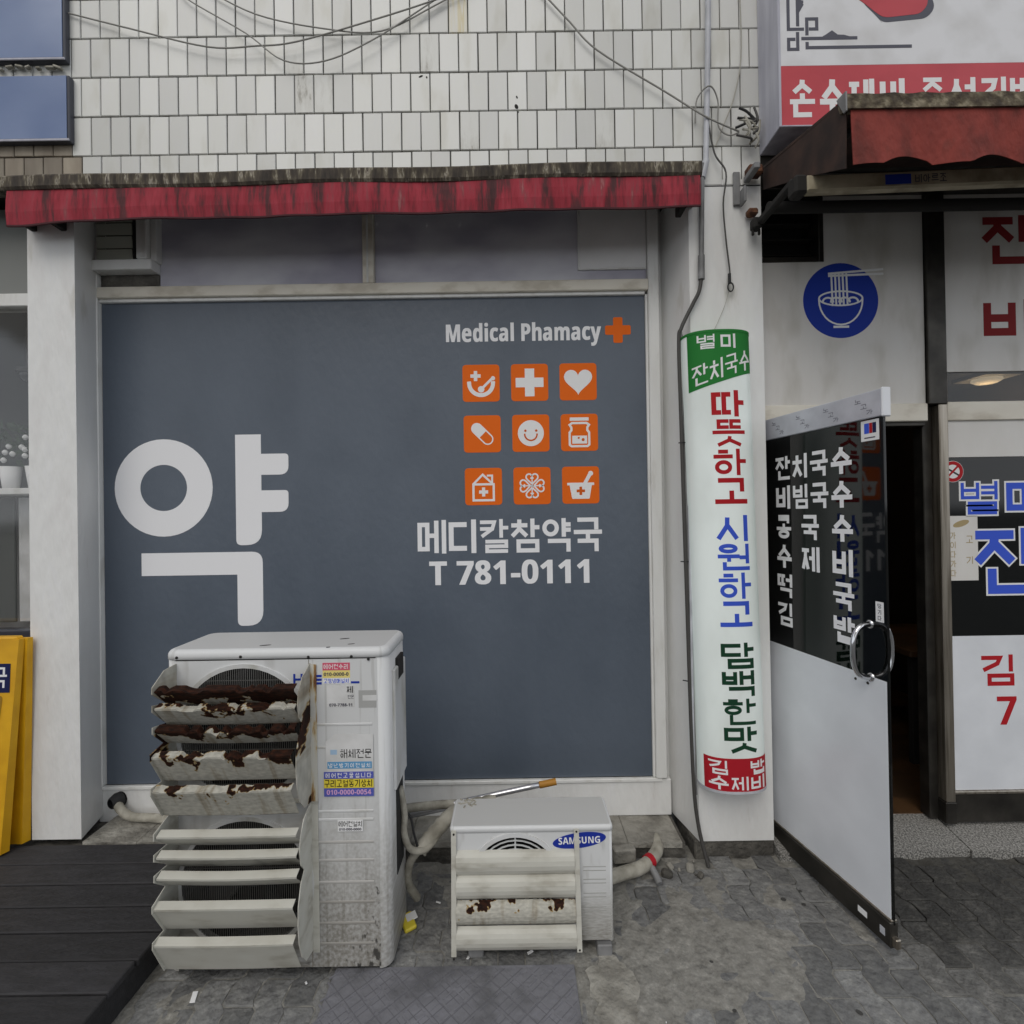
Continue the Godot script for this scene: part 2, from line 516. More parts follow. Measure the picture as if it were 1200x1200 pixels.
	M.rubber = paint(c(38, 38, 39), 0.75)
	M.cable = paint(c(150, 148, 143), 0.7)
	M.cable_pale = paint(c(168, 165, 154), 0.6)
	M.pipe_grey = worn([[0.2, c(168, 170, 176)], [0.8, c(196, 198, 204)]], 0.01, 73, 0.45)
	M.pipe_dark = worn([[0.2, c(104, 104, 104)], [0.8, c(136, 136, 137)]], 0.01, 74, 0.5)
	M.hose = worn([[0.2, c(128, 124, 112)], [0.8, c(182, 178, 166)]], 0.02, 75, 0.75, Vector3.ONE, 0.4)
	M.rust_edge = worn([[0.25, c(112, 74, 44)], [0.4, c(170, 140, 92)], [0.5, c(196, 188, 168)], [0.62, c(200, 198, 190)]], 0.02, 96, 0.6, Vector3(2.0, 0.35, 2.0), 0.0, 0.0, 6, 512, 0.65)
	M.rust = worn([[0.2, c(62, 38, 28)], [0.5, c(92, 58, 40)], [0.8, c(124, 84, 56)]], 0.02, 76, 0.9, Vector3.ONE, 0.5)
	M.enamel = worn([[0.1, c(176, 174, 166)], [0.3, c(198, 198, 195)], [0.55, c(208, 209, 209)], [1.0, c(212, 213, 214)]], 0.006, 77, 0.42, Vector3(1.5, 0.6, 1.5))
	M.enamel_top = worn([[0.08, c(150, 148, 142)], [0.2, c(204, 205, 207)], [0.5, c(216, 218, 222)], [1.0, c(220, 222, 226)]], 0.005, 78, 0.36, Vector3(1.2, 1, 1.2))
	M.louvre = worn([[0.1, c(160, 156, 144)], [0.4, c(188, 186, 176)], [1.0, c(198, 197, 188)]], 0.008, 79, 0.5, Vector3(1, 3, 2))
	M.hollow = paint(c(26, 26, 26), 0.8)
	M.fan = paint(c(52, 53, 54), 0.5)
	M.wire = paint(c(112, 111, 108), 0.5, 0.2)
	# printed colours
	M.letter_white = paint(c(236, 236, 238), 0.45)
	M.print_white = paint(c(232, 232, 232), 0.45)
	M.orange = paint(c(228, 104, 22), 0.45)
	M.orange_deep = paint(c(206, 92, 22), 0.45)
	M.red_print = paint(c(176, 30, 38), 0.4)
	M.red_dark = paint(c(134, 22, 26), 0.4)
	M.blue_print = paint(c(62, 92, 208), 0.4)
	M.blue_disc = paint(c(32, 58, 158), 0.4)
	M.green_print = paint(c(22, 62, 42), 0.4)
	M.green_label = paint(c(38, 122, 52), 0.4)
	M.red_label = paint(c(172, 30, 42), 0.4)
	M.navy = paint(c(30, 36, 78), 0.4)
	for k in ["letter_white", "print_white", "orange", "orange_deep", "red_print", "red_dark", "blue_print", "blue_disc", "green_print", "green_label", "red_label", "navy"]:
		M[k].roughness = 0.6
		M[k].metallic_specular = 0.3
	M.sign_red = worn([[0.2, c(184, 54, 64)], [0.8, c(194, 62, 72)]], 0.006, 80, 0.45)
	M.sign_white = worn([[0.1, c(206, 205, 205)], [0.6, c(222, 222, 224)]], 0.005, 81, 0.4)
	M.sign_ink = paint(c(72, 72, 84), 0.5)
	M.sign_side = worn([[0.2, c(166, 166, 178)], [0.8, c(188, 188, 198)]], 0.008, 82, 0.4, Vector3(3, 0.4, 3))
	M.acrylic = worn([[0.1, c(204, 206, 204)], [0.5, c(226, 230, 229)], [1.0, c(230, 234, 233)]], 0.004, 83, 0.25, Vector3(1, 0.4, 1))
	M.acrylic.emission_enabled = true   # the sign is dimly lit from within
	M.acrylic.emission = c(206, 226, 216)
	M.acrylic.emission_energy_multiplier = 0.13
	M.white_sheet = worn([[0.2, c(214, 217, 222)], [0.8, c(224, 227, 232)]], 0.005, 84, 0.3)
	M.shop_white = worn([[0.1, c(196, 192, 184)], [0.45, c(214, 211, 206)], [1.0, c(220, 218, 214)]], 0.005, 85, 0.4, Vector3(1.4, 0.5, 1.4))
	M.sign_blue = worn([[0.1, c(112, 130, 168)], [0.9, c(132, 148, 182)]], 0.004, 86, 0.22, Vector3(0.5, 0.8, 0.5))
	M.sign_edge = paint(c(60, 62, 72), 0.4)
	M.yellow = worn([[0.2, c(206, 152, 18)], [0.8, c(226, 172, 26)]], 0.008, 87, 0.45)
	M.yellow_dark = paint(c(150, 112, 18), 0.6)
	# cloth
	var dirt_stops := [[0.0, c(46, 34, 34)], [0.32, c(78, 40, 43)], [0.42, c(126, 38, 49)], [0.52, c(150, 40, 54)], [0.64, c(160, 50, 64)], [0.74, c(136, 60, 66)], [0.84, c(160, 110, 108)], [1.0, c(120, 84, 80)]]
	M.awning = worn(dirt_stops, 0.012, 90, 0.85, Vector3(0.29, 0.045, 0.29), 0.25, 0.0, 8, 2048, 0.7)
	M.awning_trim = paint(c(70, 26, 32), 0.85)
	M.awning_old = worn([[0.1, c(94, 40, 33)], [0.4, c(124, 50, 42)], [0.7, c(136, 56, 47)], [1.0, c(100, 50, 42)]], 0.012, 91, 0.9, Vector3(1.2, 0.6, 1.2), 0.25)
	M.awning_cover = worn([[0.0, c(36, 31, 27)], [0.45, c(66, 58, 50)], [0.6, c(84, 76, 62)], [0.68, c(122, 114, 98)], [0.74, c(170, 164, 150)], [0.8, c(70, 60, 52)], [1.0, c(52, 44, 38)]], 0.03, 92, 0.85, Vector3(0.3, 0.07, 0.3), 0.3, 0.0, 7, 2048, 0.65)
	M.mossy = worn([[0.1, c(52, 44, 36)], [0.45, c(84, 74, 60)], [0.62, c(104, 96, 78)], [0.8, c(140, 130, 110)]], 0.03, 93, 0.95, Vector3.ONE, 0.7)
	M.sheet_brown = worn([[0.2, c(40, 28, 24)], [0.8, c(66, 46, 38)]], 0.012, 94, 0.85)
	# inside
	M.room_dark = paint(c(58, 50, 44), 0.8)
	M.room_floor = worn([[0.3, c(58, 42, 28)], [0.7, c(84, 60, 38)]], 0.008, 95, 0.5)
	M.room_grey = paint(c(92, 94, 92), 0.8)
	M.head_grey = paint(c(128, 130, 127), 0.7)
	M.glass = paint(Color(0.3, 0.33, 0.33, 0.05), 0.03)
	M.glass.transparency = BaseMaterial3D.TRANSPARENCY_ALPHA
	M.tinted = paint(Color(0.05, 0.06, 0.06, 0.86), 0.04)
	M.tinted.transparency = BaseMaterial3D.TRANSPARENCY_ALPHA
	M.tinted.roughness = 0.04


func build_ground() -> void:
	var g := MB.new()
	g.quad(Vector3(-80, -0.03, 80), Vector3(80, -0.03, 80), Vector3(80, -0.03, -20), Vector3(-80, -0.03, -20))
	structure(obj("ground", g.done(), M.ground))
	# the pavement: dirty bedding with interlocking pavers that stick out of it in places
	var n := noise(0.9, 7, FastNoiseLite.TYPE_SIMPLEX_SMOOTH, 4)
	var d := noise(9.0, 8, FastNoiseLite.TYPE_SIMPLEX_SMOOTH, 3)
	var hgt := func(x: float, z: float) -> float:
		var cover := smoothstep(-0.15, 0.4, n.get_noise_2d(x, z) + 0.4 * smoothstep(0.55, 0.2, absf(x - 0.55)) - 0.12 * smoothstep(0.9, 1.3, x) - 0.12)
		var crack := smoothstep(-2.1, -2.3, z) * smoothstep(0.0, 0.3, d.get_noise_2d(x * 0.35 + 3.0, z * 0.35)) * 0.012
		return lerpf(-0.0032, 0.0022, cover) + d.get_noise_2d(x, z) * 0.0030 - crack
	var dark_zone := func(x: float, z: float) -> float:   # ground gets darker right of the open door, less towards the street
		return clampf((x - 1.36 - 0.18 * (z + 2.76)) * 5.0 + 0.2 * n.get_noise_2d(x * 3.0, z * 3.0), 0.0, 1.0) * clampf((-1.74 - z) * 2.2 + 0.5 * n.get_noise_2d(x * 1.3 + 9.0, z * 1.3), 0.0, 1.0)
	var b := MB.new(true)
	b.tint = func(p: Vector3) -> Color: return Color.WHITE.lerp(Color(0.27, 0.265, 0.255), dark_zone.call(p.x, p.z))
	var s := 0.02
	var nx := 240
	var nz := 86
	var hs := PackedFloat32Array()
	for j in nz + 1:
		for i in nx + 1: hs.append(hgt.call(-1.6 + i * s, -2.72 + j * s))
	var P := func(i: int, j: int) -> Vector3: return Vector3(-1.6 + i * s, hs[j * (nx + 1) + i], -2.72 + j * s)
	for j in nz:
		for i in nx: b.quad(P.call(i, j + 1), P.call(i + 1, j + 1), P.call(i + 1, j), P.call(i, j))
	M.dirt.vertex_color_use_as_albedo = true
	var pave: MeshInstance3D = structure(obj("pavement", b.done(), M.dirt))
	var wave := func(z: float) -> float:   # the zigzag shared by neighbours
		var t := fposmod(z / 0.225, 1.0)
		return 0.012 * (1.0 if t > 0.06 and t < 0.44 else -1.0 if t > 0.56 and t < 0.94 else (t / 0.06 if t <= 0.06 else (0.5 - t) / 0.06 if t <= 0.56 else (t - 1.0) / 0.06))
	var dark_pavers := []   # paver tones from dark to mid grey, laid right of the open door
	for k in 7: dark_pavers.append(worn([[0.15, c(46, 45, 43).lerp(c(92, 91, 89), k / 6.0)], [0.45, c(58, 57, 55).lerp(c(110, 109, 106), k / 6.0)], [0.62, c(64, 63, 60).lerp(c(118, 117, 114), k / 6.0)], [0.85, c(84, 82, 78).lerp(c(140, 138, 134), k / 6.0)]], 0.012, 36 + k, 0.85, Vector3.ONE * 1.3, 0.7, 0.0, 7, 512, 0.75))
	var shapes := []
	for par in 2:
		var out := PackedVector2Array()
		var ts := [-0.5, -0.44, -0.06, 0.06, 0.44, 0.5]
		var gap := 0.0022
		for t in ts: out.append(Vector2(-0.0537 + gap + wave.call(t * 0.225 + par * 0.1125), t * (0.225 - gap * 2)))
		ts.reverse()
		for t in ts: out.append(Vector2(0.0537 - gap + wave.call(t * 0.225 + par * 0.1125), t * (0.225 - gap * 2)))
		var m := MB.new()
		var cen := Vector2.ZERO
		for k in out.size():
			var l: int = (k + 1) % out.size()
			var p := out[k]; var q := out[l]
			var pi := p * 0.95; var qi := q * 0.95
			m.quad(Vector3(q.x, -0.02, q.y), Vector3(p.x, -0.02, p.y), Vector3(p.x, -0.0028, p.y), Vector3(q.x, -0.0028, q.y))
			m.quad(Vector3(q.x, -0.0028, q.y), Vector3(p.x, -0.0028, p.y), Vector3(pi.x, 0.0, pi.y), Vector3(qi.x, 0.0, qi.y))
			m.tri(Vector3(qi.x, 0, qi.y), Vector3(pi.x, 0, pi.y), Vector3(cen.x, 0.0006, cen.y))
		shapes.append(m.done())
	for col in 39:
		for row in 8:
			var par: int = col % 2
			var x := -1.33 + col * 0.1074
			var z := -2.52 + (row + (0.5 if par else 0.0)) * 0.225
			if z > -1.05: continue
			if x > -1.2 and x < -0.62 and z < -2.1: continue
			var dark_amount: float = dark_zone.call(x, z)
			var o := obj("paver", shapes[par], dark_pavers[clampi(6 - int(dark_amount * 7.0), 0, 6)] if dark_amount > 0.08 else M.paver[rng.randi() % 4], pave, Vector3(x, rng.randf_range(-0.0018, 0.002), z))
			o.rotation = Vector3(rng.randf_range(-0.008, 0.008), rng.randf_range(-0.012, 0.012), rng.randf_range(-0.012, 0.012))
	var pt := MB.new()   # a patch of newer cement smeared over the pavers right of the steel plate
	var rim := PackedVector2Array()
	for i in 40:
		var an := TAU * i / 40
		var rr := 1.0 + 0.28 * d.get_noise_2d(cos(an) * 0.5, sin(an) * 0.5) + 0.12 * sin(an * 5.0)
		rim.append(Vector2(0.345 + 0.085 * rr * cos(an), 1.86 + 0.19 * rr * sin(an)))
	pt.plate(rim, func(p: Vector2, l: float) -> Vector3: return Vector3(p.x, 0.0035 + l + 0.0015 * d.get_noise_2d(p.x * 2.0, p.y * 2.0), -p.y), -0.006, 0.0)
	obj("cement_patch", pt.done(), M.cement, pave)
	# cement ledge under the pharmacy wall, sloping a little to the right, with tile joints on its top
	var l := MB.new()
	var y0 := 0.13
	var y1 := 0.078
	l.hull8([Vector3(-7.0, -0.02, -2.585), Vector3(0.85, -0.02, -2.6), Vector3(0.85, -0.02, -2.95), Vector3(-7.0, -0.02, -2.95), Vector3(-7.0, y0 + 0.01, -2.585), Vector3(0.85, y1, -2.6), Vector3(0.85, y1, -2.95), Vector3(-7.0, y0 + 0.02, -2.95)])
	var ledge := obj("cement_ledge", l.done(), M.cement_dark)
	structure(ledge)
	for k in 11:   # slabs that lie on the ledge
		var xa := -2.19 + k * 0.275
		var xb := xa + 0.272
		var ya := lerpf(y0, y1, (xa + 2.3) / 3.15)
		var yb := lerpf(y0, y1, (xb + 2.3) / 3.15)
		var q := MB.new()
		q.hull8([Vector3(xa, ya - 0.02, -2.588), Vector3(xb, yb - 0.02, -2.588), Vector3(xb, yb - 0.02, -2.84), Vector3(xa, ya - 0.02, -2.84), Vector3(xa, ya + 0.008, -2.588), Vector3(xb, yb + 0.008, -2.588), Vector3(xb, yb + 0.008, -2.84), Vector3(xa, ya + 0.008, -2.84)])
		obj("slab", q.done(), M.cement, ledge)
	# granite sill of the restaurant, in slabs
	var sill := Node3D.new()
	sill.name = "stone_sill"
	add_child(sill)
	structure(sill)
	base_of[sill] = Vector3.ZERO
	var xs := [1.31, 1.62, 2.27, 2.92, 3.57]
	for k in 4:
		var sb := MB.new()
		var xa: float = xs[k] + 0.002
		var xb: float = xs[k + 1] - 0.002
		var zf: float = -2.565 - 0.01 * (k % 2)
		sb.hull8([Vector3(xa, -0.02, zf), Vector3(xb, -0.02, zf), Vector3(xb, -0.02, -2.80), Vector3(xa, -0.02, -2.80), Vector3(xa, 0.036, zf), Vector3(xb, 0.036, zf), Vector3(xb, 0.0855, -2.80), Vector3(xa, 0.0855, -2.80)])
		obj("slab", sb.done(), M.granite, sill)


func build_deck() -> void:
	var t := thing("timber_deck", Vector3(-2.6, 0, -1.9), "low dark grey board deck at the left of the tall air conditioner unit", "deck")
	var z := -2.578
	for k in 12:
		var w: float = [0.148, 0.136, 0.132, 0.133, 0.131, 0.134, 0.13, 0.133, 0.13, 0.132, 0.131, 0.133][k]
		var b := MB.new()
		var y := 0.13 + rng.randf_range(-0.002, 0.002)
		b.cbox(Vector3(-3.2, y - 0.014, z + w / 2), Vector3(3.58 + rng.randf_range(-0.008, 0.008), 0.028, w - 0.007), 0.004)
		obj("board", b.done(), M.deck[rng.randi() % 3], t)
		z += w
	part_box("side_skirt", t, M.deck[0], Vector3(-1.440, -0.01, -2.57), Vector3(-1.424, 0.112, z))
	part_box("front_skirt", t, M.deck[0], Vector3(-4.95, -0.01, z - 0.03), Vector3(-1.445, 0.112, z - 0.012))
	for x in [-4.7, -4.0, -3.3, -2.5, -1.7]: part_box("joist", t, M.soot, Vector3(x, -0.01, -2.56), Vector3(x + 0.05, 0.113, z - 0.04))


func build_walls() -> void:
	# the wall of white tiles above the shops: every tile in view is a piece of its own
	var w := thing("tiled_wall", Vector3(-0.6, 3.4, -2.7), "upper wall of white upright tiles with dark joints and loose cables", "wall")
	part_box("backing", w, M.grout, Vector3(-7.0, 3.505, -2.95), Vector3(3.9, 5.4, FACE - 0.006))
	var f := MB.new()
	var hx := 0.0470; var hy := 0.0972; var e := 0.0026
	f.quad(Vector3(-hx + e, -hy + e, 0.004), Vector3(hx - e, -hy + e, 0.004), Vector3(hx - e, hy - e, 0.004), Vector3(-hx + e, hy - e, 0.004))
	var ring := [Vector2(-1, -1), Vector2(1, -1), Vector2(1, 1), Vector2(-1, 1)]
	for k in 4:
		var p: Vector2 = ring[k]
		var q: Vector2 = ring[(k + 1) % 4]
		var P := func(v: Vector2, g: float, z: float) -> Vector3: return Vector3(v.x * (hx - g), v.y * (hy - g), z)
		f.quad(P.call(p, 0.0, 0.001), P.call(q, 0.0, 0.001), P.call(q, e, 0.004), P.call(p, e, 0.004))
		f.quad(P.call(p, 0.0, -0.008), P.call(q, 0.0, -0.008), P.call(q, 0.0, 0.001), P.call(p, 0.0, 0.001))
	var tile := f.done()
	var far := MB.new()
	for row in 9:
		for col in 82:
			var y := 3.5095 + row * 0.2003
			var x := 1.2465 - col * 0.0988 - (0.0494 if row % 2 else 0.0)
			var o_at := Vector3(x + rng.randf_range(-0.0008, 0.0008), y + rng.randf_range(-0.001, 0.001), FACE - 0.0015)
			if row > 4 or x < -2.9:
				far.box(o_at, Vector3(0.0955, 0.197, 0.012))
				continue
			if x + hx > 1.296:
				continue
			var brown := x < -2.16 - 0.03 * (row % 2) and row < 2
			var o := obj("tile", tile, M.tile_brown[rng.randi() % 3] if brown else M.tile[rng.randi() % 5], w, o_at)
			o.rotation = Vector3(rng.randf_range(-0.004, 0.004), rng.randf_range(-0.009, 0.009), rng.randf_range(-0.004, 0.004))
			if row == 4 and col == 15: o.material_override = M.tile_stained
			if rng.randf() < 0.05: o.material_override = M.tile_dirty
			if col == 0 and row % 2 == 0:
				pass
	for row in 9:   # narrow cut tiles at the right end of the wall
		var right := 1.2465 + hx if row % 2 == 0 else 1.2465 - 0.0494 + hx
		var cut := MB.new()
		cut.cbox(Vector3((right + 0.0045 + 1.3) / 2.0, 3.5095 + row * 0.2003, FACE - 0.004), Vector3(1.3 - right - 0.0045, 0.1944, 0.013), 0.0015)
		if 1.3 - right > 0.012: obj("tile", cut.done(), M.tile[row % 5], w)
	var rest := obj("tiles_out_of_view", far.done(), M.tile[2], w)
	rest.set_meta("kind", "stuff")
	# a knocked out hole and small chips in the tiles
	for q in [[0.055, 3.828, 0.009, 0.013], [0.058, 3.876, 0.004, 0.008], [-0.43, 3.99, 0.012, 0.005], [-0.40, 3.985, 0.004, 0.006], [0.065, 3.80, 0.003, 0.003]]:
		var spot := MB.new()
		spot.plate(disc(Vector2(q[0], q[1]), q[2], q[3], 9, 0.4), flat(FACE + 0.0025), 0.0, 0.0008)
		obj("chip", spot.done(), M.soot, w)
	# pillars
	var p := thing("pillar", Vector3(1.11, 0, -2.7), "white painted pillar behind the long upright lightbox sign", "pillar", "white pillars beside the pharmacy wall")
	var b := MB.new()
	b.hull8([Vector3(0.922, 0.082, FACE), Vector3(1.300, 0.082, FACE), Vector3(1.304, 0.082, -2.95), Vector3(0.842, 0.082, -2.95), Vector3(0.922, 3.44, FACE), Vector3(1.292, 3.44, FACE), Vector3(1.304, 3.44, -2.95), Vector3(0.842, 3.44, -2.95)])
	obj("shaft", b.done(), M.white, p)
	part_box("joint_strip", p, M.soot, Vector3(0.95, 3.405, FACE - 0.01), Vector3(1.29, 3.41, FACE + 0.0016), 0.0005)
	part_box("plinth", p, M.cement_dark, Vector3(0.90, -0.02, -2.94), Vector3(1.305, 0.080, FACE - 0.008), 0.006)
	var q := thing("pillar", Vector3(-2.33, 0, -2.7), "plain white pillar between the yellow board and the grey pharmacy panel", "pillar", "white pillars beside the pharmacy wall")
	var d := MB.new()
	d.hull8([Vector3(-2.455, 0.142, FACE), Vector3(-2.205, 0.142, FACE), Vector3(-2.304, 0.142, -2.95), Vector3(-2.47, 0.142, -2.95), Vector3(-2.447, 3.44, FACE), Vector3(-2.208, 3.44, FACE), Vector3(-2.304, 3.44, -2.95), Vector3(-2.47, 3.44, -2.95)])
	obj("shaft", d.done(), M.white, q)


func build_pharmacy() -> void:
	var s := thing("pharmacy_front", Vector3(-0.74, 0.1, -2.86), "white framed pharmacy shopfront with lavender film panes above a grey panel", "shopfront")
	part_box("core", s, M.white, Vector3(-2.30, 0.02, -3.0), Vector3(0.86, 3.5, -2.875))
	part_box("base_board", s, M.white, Vector3(-2.29, 0.09, -2.88), Vector3(0.85, 0.287, -2.815), 0.004)
	part_box("bottom_rail", s, M.white_alu, Vector3(-2.29, 0.277, -2.80 - 0.03), Vector3(0.80, 0.296, -2.806), 0.003)
	part_box("stile", s, M.white_alu, Vector3(0.766, 0.298, -2.87), Vector3(0.825, 3.46, -2.80), 0.004)
	part_box("bead", s, M.white_alu, Vector3(0.752, 0.298, -2.87), Vector3(0.7655, 2.955, -2.815), 0.003)
	part_box("stile", s, M.white_alu, Vector3(-2.30, 0.298, -2.87), Vector3(-2.258, 3.46, -2.80), 0.004)
	part_box("transom", s, M.cream, Vector3(-2.257, 2.972, -2.87), Vector3(0.765, 3.032, -2.795), 0.004)
	part_box("transom_bead", s, M.white_alu, Vector3(-2.257, 2.953, -2.87), Vector3(0.751, 2.9715, -2.812), 0.003)
	part_box("head", s, M.white_alu, Vector3(-2.257, 3.448, -2.87), Vector3(0.765, 3.50, -2.80), 0.004)
	part_box("mullion", s, M.cream, Vector3(-0.800, 3.033, -2.87), Vector3(-0.738, 3.447, -2.80), 0.004)
	part_box("mullion_bead", s, M.white_alu, Vector3(-0.777, 3.034, -2.80), Vector3(-0.766, 3.446, -2.796), 0.001)
	part_box("film_pane", s, M.film, Vector3(-1.93, 3.033, -2.87), Vector3(-0.801, 3.447, -2.832), 0.002)
	part_box("film_pane", s, M.film, Vector3(-0.737, 3.033, -2.87), Vector3(0.764, 3.447, -2.832), 0.002)
	part_box("pale_board", s, M.board_pale, Vector3(0.396, 3.105, -2.831), Vector3(0.764, 3.446, -2.822), 0.002)
	part_box("board_edge", s, M.white_alu, Vector3(0.386, 3.096, -2.8315), Vector3(0.764, 3.1045, -2.818), 0.002)
	part_box("board_edge", s, M.white_alu, Vector3(0.386, 3.105, -2.8315), Vector3(0.3955, 3.446, -2.818), 0.002)
	# small louvred window
	part_box("window_void", s, M.soot, Vector3(-2.256, 3.10, -2.872), Vector3(-1.94, 3.446, -2.868), 0.001)
	var wf := part_box("window_frame", s, M.white_alu, Vector3(-2.256, 3.11, -2.866), Vector3(-1.93, 3.165, -2.76), 0.004)
	part_box("jamb", wf, M.white_alu, Vector3(-2.008, 3.166, -2.866), Vector3(-1.952, 3.446, -2.755), 0.004)
	part_box("jamb", wf, M.white_alu, Vector3(-1.951, 3.166, -2.866), Vector3(-1.918, 3.446, -2.785), 0.003)
	part_box("inner_jamb", wf, M.black, Vector3(-2.048, 3.166, -2.866), Vector3(-2.009, 3.446, -2.785), 0.003)
	part_box("apron", s, M.cement_dark, Vector3(-2.256, 3.034, -2.866), Vector3(-1.931, 3.1095, -2.826), 0.003)
	for k in 4:
		var b := MB.new()
		b.cbox(Vector3(-2.152, 3.203 + k * 0.071, -2.795), Vector3(0.196, 0.062, 0.006), 0.001, Basis(Vector3.RIGHT, 0.12))
		obj("slat", b.done(), M.slat, s)
	# pipe hole at the foot of the wall
	var h := MB.new()
	h.plate(disc(Vector2(-2.168, 0.226), 0.034, 0.042, 14), flat(-2.815), 0.0, 0.003)
	obj("pipe_hole", h.done(), M.soot, s)

	# the printed panel
	var g := thing("panel_sign", Vector3(-0.74, 0.29, -2.85), "large dark grey panel with white pharmacy lettering and nine orange icons", "sign")
	var e := MB.new()
	e.cbox(Vector3(-0.7525, 1.625, BACK - 0.02), Vector3(3.008, 2.655, 0.04), 0.002)
	obj("panel", e.done(), M.panel_grey, g)
	var f := flat(BACK)
	var white: Material = M.letter_white
	var y := MB.new()
	y.ribbon(disc(Vector2(-1.923, 1.928), 0.2, 0.1985, 48), 0.0705, true, f, 0.001)
	y.plate(rounded([Vector2(-1.525, 1.605), Vector2(-1.383, 1.605), Vector2(-1.383, 2.216), Vector2(-1.525, 2.216)], [0.03, 0.085, 0.0, 0.0]), f, 0.0, 0.0011)
	y.plate(rounded([Vector2(-1.386, 1.992), Vector2(-1.232, 1.992), Vector2(-1.232, 2.108), Vector2(-1.386, 2.108)], [0.0, 0.05, 0.02, 0.0]), f, 0.0, 0.00115)
	y.plate(rounded([Vector2(-1.386, 1.786), Vector2(-1.234, 1.786), Vector2(-1.234, 1.906), Vector2(-1.386, 1.906)], [0.0, 0.05, 0.02, 0.0]), f, 0.0, 0.0012)
	y.plate(rounded([Vector2(-2.05, 1.443), Vector2(-1.522, 1.443), Vector2(-1.522, 1.160), Vector2(-1.381, 1.160), Vector2(-1.381, 1.568), Vector2(-2.05, 1.568)], [0.0, 0.0, 0.03, 0.085, 0.06, 0.0]), f, 0.0, 0.001)
	obj("letter", y.done(), white, g)
	latin_text(g, "Medical Phamacy", Transform3D(Basis(), Vector3(0.074, 2.757, BACK)), 0.856, 0.094, white, "lettering", 0.0016)
	letters(g, "메디칼참약국", -0.524, 1.728, 0.158, 0.188, 0.1725, white, f, 1.1)
	latin_text(g, "T 781-0111", Transform3D(Basis(), Vector3(-0.008, 1.43, BACK)), 0.880, 0.127, white, "lettering", 0.0018)
	var cr := MB.new()
	cr.plate(cross_shape(Vector2(0.602, 2.763), 0.071, 0.026, 0.01), f, 0.0, 0.001)
	obj("orange_cross", cr.done(), M.orange, g)
	for r in 3:
		for k in 3:
			var x: float = -0.160 + k * 0.2685 + r * 0.0025
			icon(g, r * 3 + k, Vector2(x, [2.480, 2.199, 1.908][r]))


func cross_shape(p: Vector2, r: float, a: float, soft := 0.0) -> PackedVector2Array:
	var pts := []
	for q in [[-a, r], [-a, a], [-r, a], [-r, -a], [-a, -a], [-a, -r], [a, -r], [a, -a], [r, -a], [r, a], [a, a], [a, r]]: pts.append(p + Vector2(q[0], q[1]))
	return rounded(pts, [soft, 0.0, soft], 3) if soft > 0.0 else PackedVector2Array(pts)


